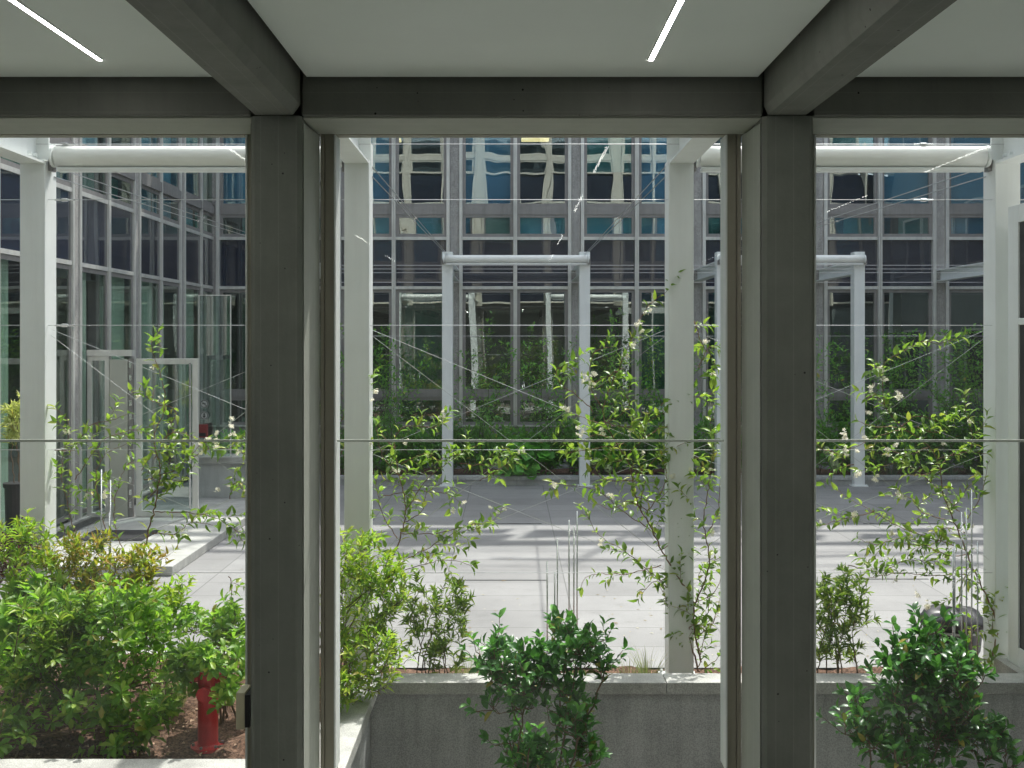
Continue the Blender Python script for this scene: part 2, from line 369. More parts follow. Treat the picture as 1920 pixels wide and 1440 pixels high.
def vine(paths, Y, base, label, flowers=(), leafm='leaf_jas', twm='twig', leaf=JAS, side=.6, r=.0045, twiglen=(.06,.22), jit=.05, group=None, dens=1.0, name='climbing_vine', kind=None):
    root = empty(name, base, label=label, cat='vine', group=group)
    st = MB(); L = Leaves(); o = Vector(base)
    for path in paths:
        pts = []
        dy = rng.uniform(-jit, jit)
        for q in path: pts.append(P(q[0], q[1], Y+dy+rng.uniform(-.03,.03)) - o)
        sp = smooth_path(pts, .028, .004)
        big = len(path) > 6
        st.tube(sp, r*(1.5 if big else .8), r*.35, 5)
        lf = dict(leaf); lf['gap'] = leaf['gap']*1.25
        dress(L, sp, lf, .12)
        k = 0
        while k < len(sp)-2:
            k += int(rng.integers(2, 6)/dens)+1
            if k >= len(sp)-2: break
            if rng.random() > side: continue
            t = (sp[k+1]-sp[k]).normalized(); ln = rng.uniform(*twiglen)
            d = (leaf_dir(t, rng.uniform(0,6.3), 1.0)*.9 + UP*.25); d.y *= .6; d.normalize()
            q = [sp[k]]; 
            for s in range(max(3,int(ln/.03))): d = (d+rv(.12)-UP*.05).normalized(); q.append(q[-1]+d*.03)
            st.tube(q, r*.45, r*.2, 4, cap=False); dress(L, q, leaf, .1)
    st.build('stem', M[twm], root); L.build('foliage', M[leafm], root, kind or leaf['kind'])
    for fx, fy in flowers:
        for _ in range(1+int(rng.random()<.5)): put_flower(P(fx, fy, Y-.04)+rv(.015), root, rng.uniform(.6,1.0))
    return root
def shrub(name, base, blobs, leafm, leaf, n, label, cat='shrub', mains=6, spread=.08, r=.008, barkm='bark', group=None, leafstart=.35, kind=None, shell=.35, extra=None):
    """blobs: (x px, y px, Y, rx px, ry px, depth radius m, weight); stems start round `base`"""
    base = Vector(base); root = empty(name, base, label=label, cat=cat, group=group)
    st = MB(); L = Leaves(); W = np.array([b[6] if len(b) > 6 else b[3]*b[4] for b in blobs], float); W /= W.sum()
    tips = []
    for i in range(n):
        b = blobs[rng.choice(len(blobs), p=W)]
        c = P(b[0], b[1], b[2]); k = b[2]/F
        d = rv(1).normalized(); rr = (rng.uniform(shell,1))**.6
        if rng.random() < .14: rr *= rng.uniform(1.15,1.55); d.z = abs(d.z)
        tips.append(c + Vector((d.x*b[3]*k*rr, d.y*b[5]*rr, d.z*b[4]*k*rr)) - base)
    tips = [t for t in tips if t.z > .01] or [Vector((0,0,.3))]
    trunk = []
    order = rng.permutation(len(tips))
    for j in order[:mains]:
        t = tips[j]; s = Vector((rng.normal(0,spread), rng.normal(0,spread*.6), 0))
        mid = s.lerp(t, .5) + Vector((-(t.x-s.x)*.18, 0, abs(t.z)*.12)) + rv(.02)
        sp = smooth_path([s, s.lerp(mid,.5)+rv(.015)+UP*.02, mid, t], .04, .004)
        st.tube(sp, r, r*.35, 6); dress(L, sp, leaf, .6); trunk += sp[1:]
    T = np.array([tuple(p) for p in trunk])
    for j in order[mains:]:
        t = tips[j]; dd = np.linalg.norm((T-np.array(t))*np.array([1,1,.8]), axis=1) + np.where(T[:,2] > t.z-.03, .5, 0)
        s = trunk[int(dd.argmin())]
        if (t-s).length > .35: s0 = s; 
        mid = s.lerp(t, .5) + Vector((0,0,-.12*(t-s).length)) + rv(.012)
        sp = smooth_path([s, mid, t], .025, .003)
        st.tube(sp, r*.35, r*.14, 4, cap=False)
        tot = (t-s).length
        dress(L, sp, leaf, leafstart if tot < .3 else max(leafstart, 1-.28/tot))
        trunk.append(mid); T = np.vstack([T, np.array(tuple(mid))[None]])
    st.build('stem', M[barkm], root); L.build('foliage', M[leafm], root, kind or leaf['kind'])
    return root
def grass(name, base, n, h, spread, leafm, label, wd=.006, cat='grass', lean=.6, group=None):
    base = Vector(base); root = empty(name, base, label=label, cat=cat, group=group); L = MB()
    for i in range(n):
        a = rng.uniform(0, 6.283); s = Vector((math.cos(a), math.sin(a), 0)); p = s*rng.uniform(0, spread)
        hh = h*rng.uniform(.5,1.1); d = (UP+s*rng.uniform(.05, lean)).normalized(); v = d.cross(s).normalized() if d.cross(s).length > .01 else Vector((1,0,0))
        V = []; k = 6; q = p
        for j in range(k+1):
            ww = wd*(1-j/k)**.7+.0004; V += [q-v*ww*.5, q+v*ww*.5]; q = q+d*hh/k; d = (d - UP*.22*(j/k+.2)+s*.05).normalized()
        L.add([tuple(x) for x in V], [(2*j,2*j+1,2*j+3,2*j+2) for j in range(k)])
    L.build('foliage', M[leafm], root, smooth=True); return root
# ============================================================ SETTING
W = 2.25; G0 = -1.015                       # column grid: X = G0 + k*W
mb = MB(); mb.add([(-60,8,0),(80,8,0),(80,90,0),(-60,90,0)], [(0,1,2,3)]); mb.build('courtyard_paving', M['paving'], kind='structure')
mb = MB(); mb.add([(-200,-200,-1.5),(200,-200,-1.5),(200,200,-1.5),(-200,200,-1.5)], [(0,1,2,3)]); mb.build('ground', M['granite'], kind='structure')
def soil(name, x0, x1, y0, y1, z, step=.05, amp=.012):
    nx = int((x1-x0)/step)+1; ny = int((y1-y0)/step)+1
    xs = np.linspace(x0,x1,nx); ys = np.linspace(y0,y1,ny); X, Yg = np.meshgrid(xs, ys)
    Z = z + rng.normal(0, amp, X.shape) + .012*np.sin(X*7+Yg*5)
    V = np.stack([X,Yg,Z],-1).reshape(-1,3)
    Fc = [(j*nx+i, j*nx+i+1, (j+1)*nx+i+1, (j+1)*nx+i) for j in range(ny-1) for i in range(nx-1)]
    mb = MB(); mb.add(V, Fc)
    return mb.build(name, M['soil'], smooth=True, kind='structure')
soil('soil', -5.3, -1.09, 5.70, 7.98, .10)
soil('soil', -1.05, 6.3, 7.17, 7.98, .0, .08, .008)
soil('soil', -3.2, 11.8, 18.2, 20.05, .04, .12, .01)
soil('well_floor', -.8, 6.3, 5.38, 6.99, -1.1, .1)
# loose bark and stone chips on the soil
chips = MB()
for i in range(900):
    x = rng.uniform(-4.2,-1.12); y = rng.uniform(5.8,7.9); z = .115; s = rng.uniform(.004,.013)
    V = [(x+rng.normal(0,s), y+rng.normal(0,s), z+rng.uniform(0,.012)) for _ in range(4)]
    chips.add(V, [(0,1,2),(0,2,3),(0,3,1),(1,3,2)])
M['chips'] = surf('bark_chips', (.36,.24,.17), .9, .5, 30)
tag(chips.build('bark_chips', M['chips']), kind='stuff', label='loose pale bark chips strewn over the brown soil bed', cat='bark chips')
# -------- planters
def coping_box(mb, x0,x1,y0,y1,z0,z1): mb.box(x0,x1,y0,y1,z0,z1)
pl = empty('planter_wall', (2.5,7.06,0), label='long grey granite planter wall with bright coping behind the window well', cat='planter wall')
def loc(mb, root): 
    o = Vector(root.location); mb.v = [v-np.array(o) for v in mb.v]; return mb
m_ = MB(); m_.box(-.885,6.3,7.0,7.12,-1.1,.142); loc(m_,pl).build('wall_face', M['granite'], pl)
x = -.83
for k in range(4):
    x1 = [1.0,2.85,4.6,6.3][k]
    m_ = MB(); m_.box(x+.002, x1-.002, 6.95,7.15,.145,.22); loc(m_,pl).build('coping', M['granite_top'], pl, bevel=.004); x = x1
pl = empty('planter_wall', (-.95,6.2,0), label='granite side wall of the planter running towards the window from the hydrant bed', cat='planter wall')
m_ = MB(); m_.box(-1.05,-.888,5.5,7.12,-1.1,.142); loc(m_,pl).build('wall_face', M['granite'], pl)
m_ = MB(); m_.box(-1.08,-.835,5.45,7.15,.145,.22); loc(m_,pl).build('coping', M['granite_top'], pl, bevel=.004)
pl = empty('planter_wall', (-3.2,5.55,0), label='low granite planter edge under the left window in front of the soil', cat='planter wall')
m_ = MB(); m_.box(-5.3,-1.09,5.44,5.66,-1.1,.142); loc(m_,pl).build('wall_face', M['granite'], pl)
m_ = MB(); m_.box(-5.3,-1.085,5.4,5.69,.145,.22); loc(m_,pl).build('coping', M['granite_top'], pl, bevel=.004)
pl = empty('kerb', (-3.2,8.0,0), label='flush stone kerb closing the hydrant bed against the paving', cat='kerb')
m_ = MB(); m_.box(-5.3,-1.05,7.98,8.06,-.2,.11); loc(m_,pl).build('edge_stone', M['granite_top'], pl)
# back planter
pl = empty('planter_wall', (4.0,18.08,0), label='low granite planter kerb below the far hedge', cat='planter wall')
m_ = MB(); m_.box(-3.3,11.9,18.03,18.16,-.1,.088); loc(m_,pl).build('wall_face', M['granite'], pl)
x = -3.3
while x < 11.8:
    m_ = MB(); m_.box(x+.003, min(x+2.25,11.9)-.003, 18.0,18.2,.09,.15); loc(m_,pl).build('coping', M['granite'], pl, bevel=.004); x += 2.25
pl = empty('raised_planter', (-4.4,17,0), label='knee high grey granite planter box in the far left corner', cat='planter')
m_ = MB(); m_.box(-4.6,-3.36,15.9,19.9,.0,.6); loc(m_,pl).build('wall_face', M['granite'], pl)
m_ = MB(); m_.box(-4.65,-3.31,15.85,20.0,.602,.7); loc(m_,pl).build('coping', M['granite_top'], pl, bevel=.004)
# platform in front of the left door
pl = empty('entrance_platform', (-4.4,14,0), label='low pale stone platform in front of the open glass door', cat='platform')
m_ = MB(); m_.box(-5.2,-3.42,11.1,19.9,.002,.1); loc(m_,pl).build('slab', M['granite_top'], pl, bevel=.006)
m_ = MB()
for k in range(14): m_.box(-5.0,-4.2,12.5+k*.05,12.53+k*.05,.1,.108)
loc(m_,pl).build('door_grate', M['dark_metal'], pl)
# drain slots in the paving
for (x0,x1,y,lb) in ((-.5,.37,10.9,'thin drain slot in the sunlit paving nearest the window'),(-.55,.42,14.25,'thin drain slot in the shaded paving at the centre'),
                     (4.6,5.6,14.25,'thin drain slot in the shaded paving on the right'),(3.4,4.2,10.95,'thin drain slot in the sunlit paving on the right')):
    d = empty('drain_slot', ((x0+x1)/2,y,0), label=lb, cat='drain')
    m_ = MB(); m_.box(x0,x1,y-.018,y+.018,-.01,.004); loc(m_,d).build('slot_frame', M['steel'], d)
    m_ = MB(); m_.box(x0+.01,x1-.01,y-.010,y+.010,-.01,.006); loc(m_,d).build('slot_gap', M['black_plastic'], d)

# ============================================================ FACADES
ROWS = [('low', .82, 1.33), ('tall', 1.43, 3.33), ('span', 3.39, 4.25), ('small', 4.31, 4.72), ('tall', 4.87, 6.77)]
ST = 3.44
def frame_ring(mb, u0,u1,z0,z1,t,y0,y1):
    mb.box(u0,u1,y0,y1,z1-t,z1); mb.box(u0,u1,y0,y1,z0,z0+t); mb.box(u0,u0+t,y0,y1,z0+t,z1-t); mb.box(u1-t,u1,y0,y1,z0+t,z1-t)
def facade(root, u0, u1, cols, rows, top, detail=True, skip=None, base=.82, blinds='office', cmat='concrete_out', amat='alu', grid_z0=0, dep=1., band=1.):
    """local frame: u along +X, outward is -Y, glass plane at y=0"""
    cmat = M[cmat]; am = M[amat]; ad = M['alu_dark']
    cs = sorted(cols); mids = [(a+b)/2 for a,b in zip(cs[:-1],cs[1:])]
    if base > 0:
        m_ = MB(); m_.box(u0,u1,-.02,.25,-.2,base-.03); m_.build('plinth', M['granite'], root)
        m_ = MB(); m_.box(u0,u1,-.09,.0,base-.03,base); m_.build('sill', am, root)
    ztop = rows[-1][2]
    for i, c in enumerate(cs):
        m_ = MB(); m_.box(c-.084,c+.084,-.06*dep,.3,grid_z0,top if not detail else ztop+.2); m_.build('concrete_column', cmat, root, bevel=.006)
    for c in cs:
        for s in (-1,1):
            m_ = MB(); a = c+s*.088; b = c+s*.148; m_.box(a,b,-.10*dep,.02,max(base,grid_z0),ztop+.2); 
            m_.box((a+b)/2-.004,(a+b)/2+.004,-.10*dep-.003,-.09*dep,max(base,grid_z0),ztop+.2); m_.build('mullion', am, root)
    for c in mids:
        m_ = MB(); m_.box(c-.034,c-.006,-.11*dep,.02,max(base,grid_z0),ztop+.2); m_.box(c+.006,c+.034,-.11*dep,.02,max(base,grid_z0),ztop+.2); m_.box(c-.006,c+.006,-.085*dep,.02,max(base,grid_z0),ztop+.2)
        m_.build('mullion', am, root)
    panes = []
    for a,b in zip(cs[:-1],cs[1:]):
        mid = (a+b)/2
        for (p0,p1) in ((a+.15,mid-.036),(mid+.036,b-.15)):
            for ri,(kind,z0,z1) in enumerate(rows):
                if skip and skip(p0,p1,ri): continue
                win = MB()
                if kind == 'span':
                    win.box(p0,p1,.0,.01,z0-.001,z1+.001); win.box(p0,p1,-.075*dep,.01,z1,z1+.055); win.box(p0,p1,-.075*dep,.01,z0-.055,z0)
                    w_ = win.build('spandrel', am, root)
                    g = MB(); g.box(p0,p1,-.012,-.004,z0,z1); g.build('glass_panel', M['spandrel'], w_)
                    continue
                frame_ring(win, p0,p1,z0,z1,.055,-.04*dep,.02)
                if kind in ('low','small'): win.box(p0,p1,-.055,.02, z1, z1+.10 if kind=='low' else z1+.15)
                w_ = win.build('window', ad, root)
                g = MB(); g.box(p0+.05,p1-.05,-.006,.0,z0+.05,z1-.05); g.build('glass_pane', M['pane_wing'] if blinds=='wing' else M['pane'] if z0 > 4 else M['pane_ground'], w_)
                panes.append((p0,p1,z0,z1,kind))
    # rooms behind
    if blinds:
        lo = 4.32 if blinds == 'upper' else -.1
        m_ = MB(); m_.box(u0,u1,3.2,3.3,lo,top); m_.box(u0,u1,.3,3.2,7.5,7.75)
        if blinds != 'upper': m_.box(u0,u1,.3,3.2,4.05,4.30); m_.box(u0,u1,.3,3.2,-.1,.1)
        for c in cs[::2]:
            if blinds != 'upper': m_.box(c-.05,c+.05,.31,3.2,.1,4.05)
            m_.box(c-.05,c+.05,.31,3.2,4.3,7.5)
        m_.build('room_interior', M['room_dark'], root)
        for (p0,p1,z0,z1,kind) in panes:
            r = rng.random()
            if blinds == 'office' and z0 > 4.8 and (-2.6 < p0 < -1.7 or .1 < p0 < 1.): r = .95
            if z0 > 4:
                if r < .55: mm, y, zz = M['blind_blue'], .12, z0
                elif r < .78: mm, y, zz = M['blind_teal'], .16, z0
                elif r < .84: mm, y, zz = M['curtain'], .2, z0
                else: continue
                if kind == 'small' and r > .3: 
                    m_ = MB(); m_.box(p0+.4*(p1-p0),p1,y,y+.01,z0,z1); m_.build('blind', M['blind_teal'], root); continue
                m_ = MB(); m_.box(p0,p1,y,y+.01,zz if r < .5 else z0+.35*(z1-z0),z1); m_.build('blind', mm, root)
            elif kind == 'tall' and r < (.92 if blinds=='wing' else .3):
                m_ = MB(); n = 24
                us = np.linspace(p0+.02, p0+(.95 if rng.random() < .5 else .5)*(p1-p0), n); pts = [(u, (.12 if blinds=='wing' else .35)+.03*math.sin(k*1.3)) for k,u in enumerate(us)]
                m_.add([(u,y,z0-.4) for u,y in pts]+[(u,y,z1) for u,y in pts], [(k,k+1,n+k+1,n+k) for k in range(n-1)])
                m_.build('curtain', M['curtain'] if blinds=='wing' else M['blind_teal'], root)
    # upper storeys as whole pieces
    if top > ztop+.2:
        fr = MB(); gl = MB(); bl = MB(); sp = MB(); cc = MB(); z = ztop+.2
        sz = ztop
        while sz < top:
            for a,b in zip(cs[:-1],cs[1:]):
                mid = (a+b)/2
                for (p0,p1) in ((a+.15,mid-.036),(mid+.036,b-.15)):
                    z0 = sz+.06; z1 = min(sz+.92, top)
                    fr.box(p0,p1,-.07,.01,sz,z0); sp.box(p0,p1,-.012,-.004,z0,z1)
                    if sz+1 < top: frame_ring(fr,p0,p1,sz+.98,sz+1.4,.055,-.04,.02); gl.box(p0+.055,p1-.055,-.006,0,sz+1.035,sz+1.345); fr.box(p0,p1,-.055,.02,sz+1.4,sz+1.54)
                    if sz+3.4 < top: frame_ring(fr,p0,p1,sz+1.55,sz+3.43,.055,-.04,.02); gl.box(p0+.055,p1-.055,-.006,0,sz+1.605,sz+3.37)
                    if rng.random() < .5: bl.box(p0,p1,.1,.11,sz+1.6+rng.uniform(0,1.2),sz+3.37)
            sz += ST
        for c in cs:
            if detail: cc.box(c-.084,c+.084,-.06,.3,ztop+.2,top)
            for s in (-1,1): fr.box(c+s*.088,c+s*.148,-.10,.02,ztop+.2,top)
        for c in mids: fr.box(c-.034,c+.034,-.11,.02,ztop+.2,top)
        fr.build('upper_window_frames', am, root); gl.build('upper_glass', M['pane'], root); sp.build('upper_spandrels', M['spandrel'], root)
        if cc.n: cc.build('upper_columns', cmat, root)
        if bl.n: bl.build('upper_blinds', M['blind_blue'], root)
    m_ = MB(); m_.box(u0,u1,.3,4,top,top+.3); m_.build('roof', M['granite'], root)
TOP = 11.2
# back building: glass plane at Y=20.31
bb = empty('office_building', (0,20.31,0), label='grey office building with window grid across the far side of the courtyard', cat='building')
facade(bb, -5.6, 12.2, [G0+k*W for k in range(-2,7)], ROWS, TOP)
# unseen strips added above the back roof to throw shadow streaks on the paving
m_ = MB()
def shadow_strip(mb, xa, xb, z0, z1, y, sagb, sagt):      # row of invented shadow casters, edges curved so the streaks waver
    k0 = int(math.floor(xa/4.5)); x = xa
    while x < xb:
        x1 = min(x+rng.uniform(3.,6.), xb); n = 16; V = []; sb = sagb*rng.uniform(-1.6,2.4); s_t = sagt*rng.uniform(-1.6,2.2); tl = rng.uniform(-.3,.3); o_ = rng.uniform(-.1,.1)
        for yy in (y-.012, y+.012):
            for i in range(n+1):
                t = i/n; q = 4*t*(1-t); xx = x+(x1-x)*t
                V += [(xx,yy,z0-sb*q+tl*(t-.5)+o_), (xx,yy,max(z1-s_t*q,z0-sb*q+.03)+tl*(t-.5)+o_)]
        m = 2*(n+1); Fc = []
        for i in range(n): a_=2*i; Fc += [(a_,a_+2,a_+3,a_+1),(m+a_,m+a_+1,m+a_+3,m+a_+2),(a_,m+a_,m+a_+2,a_+2),(a_+1,a_+3,m+a_+3,m+a_+1)]
        Fc += [(0,1,m+1,m),(m-2,m+m-2,m+m-1,m-1)]
        mb.add(V, Fc); x = x1+rng.uniform(.0,.5)
shadow_strip(m_, -9, 16, 12.2, 12.85, .0, -.12, .12); shadow_strip(m_, -9, 16, 13.0, 13.75, .05, .12, .25); shadow_strip(m_, -9, 16, 14.0, 14.25, -.05, .2, .05)
shadow_strip(m_, 1.5, 16, 14.75, 14.9, .0, .2, .25); shadow_strip(m_, -9, -3, 14.7, 15.0, .0, .2, .2); shadow_strip(m_, 3.5, 12, 15.6, 15.72, .0, .3, .3); shadow_strip(m_, -3, 3, 15.2, 15.32, .0, .2, .3); shadow_strip(m_, 2, 9, 16.3, 16.45, .0, .3, .3)
m_.build('added_shadow_strips', M['awn'], bb); m_ = MB()
m_.box(-9,16,-.1,.1,11.2,11.5)
for k in range(-3,8): m_.box(k*W-.03,k*W+.03,-.03,.03,11.45,16.5)
m_.build('added_strip_posts', M['white_steel'], bb)  # rail and posts made up to carry the shadow strips
# ceiling lamps in its rooms
for (x,y) in ((722,259),(1004,258)):
    m_ = MB(); p = P(x,y,21.2); m_.box(p.x-.27,p.x+.27,.6,1.35,p.z-.0,p.z+.05); m_.build('ceiling_lamp', M['lamp_panel'], bb)
# left wing : facing +X, glass plane X=-5.5
lw = empty('office_building', (-5.51,0,0), R(90), label='left wing of the office building seen at a steep angle beside the open door', cat='building')
colsL = [18.35-2.25*k for k in range(-1,6)]
ROWL = [('tall', .16, 3.33)] + ROWS[2:]
facade(lw, 5.4, 20.3, colsL, ROWL, TOP, base=.12, blinds='wing', dep=.42)
# right wing, out of frame except reflections
rw = empty('plain_building', (12.3,26,0), R(-90), label='plain grey rendered building closing the right side of the courtyard', cat='building')
M['render_wall'] = surf('grey_render', (.17,.2,.2), .9, .15, 2, stain=.3)
m_ = MB(); m_.box(5.7,20.6,.02,4,-.2,TOP); m_.build('wall', M['render_wall'], rw)
for zz in (1.0,4.4,7.8):
    for uu in range(6):
        m_ = MB(); frame_ring(m_, 6.5+uu*2.3,7.9+uu*2.3,zz,zz+1.7,.06,-.05,.019); w_ = m_.build('window', M['alu'], rw)
        m_ = MB(); m_.box(6.56+uu*2.3,7.84+uu*2.3,-.01,.018,zz+.06,zz+1.64); m_.build('glass_pane', M['spandrel'], w_)
# near building: interior + upper facade towards the court
M['glare_strip'] = surf('dark_glare_strip', (.14,.14,.135), .5, .1, 8)
nb = empty('near_building', (0,5.38,0), R(180), label='concrete framed building the view is taken from, with painted posts and windows', cat='building')
colsN = [-(G0+k*W) for k in range(-2,7)]
facade(nb, -12.3, 5.8, colsN, [('span',3.62,4.25)]+ROWS[3:], TOP+.3, detail=False, base=0, blinds='upper', cmat='cream', amat='cream', grid_z0=3.5)
room = MB()
room.box(-5.8,10.5,-9,-8.8,.1,4.0); room.box(-5.8,-5.6,-8.8,5.0,.1,4.0); room.box(10.3,10.5,-8.8,5.0,.1,4.0)
def npart(mb, name, mat, **k):
    mb.v = [np.stack([-v[:,0], 5.38-v[:,1], v[:,2]],1) for v in mb.v]; return mb.build(name, mat, nb, **k)
npart(room, 'inner_wall', M['wall_in'])
ow = MB(); ow.box(10.36,12.3,5.2,5.36,-.2,3.6); ow.box(-6.2,-5.64,5.2,5.36,-.2,3.6); npart(ow, 'outer_wall', M['render_wall'])
fl = MB(); fl.box(-5.8,10.5,-9,5.2,.1,.3); npart(fl, 'inner_floor', M['floor_in'])
slab = MB(); slab.box(-5.8,10.5,-9,5.3,3.72,4.1); npart(slab, 'ceiling_slab', M['concrete_beam'])
gr = MB()
for k in range(5):
    gr.box(-5.5,10.2,3.45+k*.32,3.74+k*.32,.301,.306)
npart(gr, 'added_floor_strips', M['glare_strip'])  # unseen dark strips added to dull the sunlit floor's reflection in the panes
up = MB(); up.box(-5.8,10.5,5.02,5.3,3.3835,3.72); npart(up, 'edge_beam', M['concrete_lintel'])
# window posts, cross beams, lintels, ceiling panels, windows
ch = .018
for k in range(-2,6):
    c = G0+k*W - .010; a, b = c-.1115, c+.1115
    m_ = MB(); m_.prism([(a+ch,4.8),(b-ch,4.8),(b,4.8+ch),(b,5.15),(a,5.15),(a,4.8+ch)],'z',.3,3.383); npart(m_, 'window_post', M['concrete_in'])
    m_ = MB(); m_.prism([(a+.004,3.72),(a+.004,3.425),(a+.022,3.386),(b-.036,3.386),(b-.004,3.43),(b-.004,3.72)],'y',-8.8,4.797); npart(m_, 'ceiling_beam', M['concrete_beam'])
    m_ = MB(); m_.box(b+.001,b+2.25-.224,4.8,5.02,3.3835,3.72)
    npart(m_, 'lintel', M['concrete_lintel'], bevel=.008)
    m_ = MB(); g = .028
    m_.box(b+g,b+2.25-.223-g,-8.8,4.775,3.548,3.6); npart(m_, 'ceiling_panel', M['ceiling'])
for k in range(-2,5):
    c = G0+k*W-.010; a = c+.1115; b = c+W-.1115
    w_ = MB()
    w_.box(a+.028,a+.046,5.12,5.20,.3,3.375); w_.box(a+.048,a+.095,5.13,5.22,.3,3.372); w_.box(b-.095,b-.048,5.13,5.22,.3,3.372); w_.box(b-.046,b-.028,5.12,5.20,.3,3.375)
    w_.box(a+.095,b-.095,5.14,5.21,.25,.33); w_.box(a+.095,b-.095,5.14,5.21,3.362,3.383)
    wo_ = npart(w_, 'window', M['frame_in'], bevel=.003)
    def sub(mb, name, mat):
        mb.v = [np.stack([-v[:,0], 5.38-v[:,1], v[:,2]],1) for v in mb.v]; return mb.build(name, mat, wo_)
    g = MB(); g.box(a+.095,b-.095,5.172,5.180,.33,3.362); sub(g, 'glass_pane', M['pane_near'])
    g = MB(); g.box(a+.095,b-.095,5.163,5.171,1.917,1.928); sub(g, 'glazing_joint', M['joint'])
    g = MB(); g.box(a+.092,a+.1,5.12,5.25,.38,3.36); g.box(b-.1,b-.092,5.12,5.25,.38,3.36); sub(g, 'outer_trim', M['white_steel'])
    r_ = MB(); r_.prism([(a,4.835),(a+.006,4.83),(a+.026,5.118),(a,5.118)],'z',.3,3.355); sub(r_, 'lightened_reveal', M['reveal_lit'])  # lighter skin over the concrete, standing in for glancing daylight
    r_ = MB(); r_.prism([(b,4.835),(b-.006,4.83),(b-.026,5.118),(b,5.118)][::-1],'z',.3,3.355); sub(r_, 'lightened_reveal', M['reveal_lit'])
    r_ = MB(); r_.prism([(4.83,3.384),(4.83,3.378),(5.118,3.362),(5.118,3.384)],'x',a+.002,b-.002); sub(r_, 'lightened_soffit', M['reveal_lit'])
# strip lights
for k,lb in ((-1,'bright slim strip light in the left ceiling panel'),(0,'bright slim strip light in the middle ceiling panel above the window'),(1,'slim strip light in the right ceiling panel out of view')):
    xx = .578+k*W
    for j,(y1,y0) in enumerate(((4.47,2.9),(1.7,.55),(-1.6,-2.7),(-4.4,-5.6)) ):
        if j > 0: lab = ('','second','third','fourth')[j]+' strip light back along the '+('left','middle','right')[k+1]+' ceiling panel'
        else: lab = lb
        o = empty('ceiling_light', (xx,(y0+y1)/2,3.546), label=lab, cat='ceiling light', group='strip lights behind the viewpoint' if j else None)
        m_ = MB(); m_.box(xx-.0095,xx+.0095,y0,y1,3.541,3.5475); loc(m_,o).build('diffuser', M['lamp'], o)
        m_ = MB(); m_.box(xx-.013,xx-.0097,y0-.003,y1+.003,3.5405,3.5478); m_.box(xx+.0097,xx+.013,y0-.003,y1+.003,3.5405,3.5478); loc(m_,o).build('trim', M['white_steel'], o)
# alarm box on the left window post
o = empty('alarm_box', (-1.145,5.0,.9), label='small beige box with black back plate fixed to the left window post', cat='alarm box')
m_ = MB(); m_.box(-.052,-.012,-.06,.06,-.165,.0); m_.build('cover', M['beige'], o, bevel=.004)
m_ = MB(); m_.box(-.0115,.010,-.062,.062,-.155,-.01); m_.build('back_plate', M['black_plastic'], o)
m_ = MB(); m_.tube([(-.055,.03,-.06),(-.065,.03,-.06)],.012,.012,12); m_.tube([(-.055,.03,-.1),(-.065,.03,-.1)],.012,.012,12); m_.build('knob', M['black_plastic'], o)
o.location = P(470,1291,4.95)

# ============================================================ WHITE STEEL FRAMES, AWNINGS, CABLES
def frame_post(xc, yc, dirn, label, zt=3.79):
    """post 0.175 x 0.2 with an I-beam reaching to the facade; dirn -1 towards the viewer, +1 away"""
    o = empty('awning_support', (xc,yc,0), label=label, cat='steel frame', group='white steel frames')
    m_ = MB(); m_.box(-.0875,.0875,-.0,.2,-.05,3.66 if dirn < 0 else 3.84); m_.build('post', M['white_steel'], o, bevel=.006)
    m_ = MB(); 
    L0, L1 = (-2.2,.06) if dirn < 0 else (.14,2.34)
    zb = 3.63 if dirn < 0 else 3.48
    hgt = .26 if dirn < 0 else .2
    m_.box(-.085,.085,L0,L1,zb,zb+.014); m_.box(-.085,.085,L0,L1,zb+hgt,zb+hgt+.014); m_.box(-.006,.006,L0,L1,zb+.014,zb+hgt)
    bm_ = m_.build('beam', M['white_steel'], o)
    m_ = MB(); 
    e = L1 if dirn < 0 else L0
    m_.box(-.09,.09,e,e+.014,zb-.0,zt+.12 if dirn < 0 else zt); m_.box(.066,.0885,.075,.2,3.60,zt-.002) 
    m_.build('end_plate', M['white_steel'], o)
    m_ = MB(); m_.box(-.13,.13,-.045,.245,.0,.014)
    for sx in (-.108,.108):
        for sy in (-.02,.22): m_.tube([(sx,sy,.014),(sx,sy,.035)],.011,.011,6)
    m_.build('base_plate', M['white_steel'], o)
    for zz in (zb+.06, zb+hgt-.06):
        for s in (.03,.12):
            b = MB(); yy = (L1-s-.02) if dirn < 0 else L0+s
            b.tube([(.006,yy,zz),(.03,yy,zz)],.013,.013,6); b.tube([(-.006,yy,zz),(-.03,yy,zz)],.013,.013,6); b.build('bolt', M['white_steel'], bm_)
    return o
NY, FY = 7.63, 17.9
nl = {-1:'near white steel frame at the left edge beside the orange tipped shrub',0:'near white steel frame just right of the left window post, above the yellow green nandina',
      1:'near white steel frame left of the right window post where the tall jasmine climbs',2:'near white steel frame at the right edge beside the glazed porch'}
nx = {-1:-3.33,0:-1.065,1:1.2,2:3.48}
for k in range(-1,3): frame_post(nx[k], NY, -1, nl[k])
fl_ = {-1:'far white steel frame hidden behind the left window post',0:'far white steel frame left of the large leaved plant, under the awning',1:'far white steel frame right of the large leaved plant, under the central awning right end',
       2:'far white steel frame just left of the right window post',3:'far white steel frame in the right window with grasses behind its foot',4:'far white steel frame behind the near right edge frame'}
for k in range(-1,5): frame_post(G0+k*W, FY, 1, fl_[k])
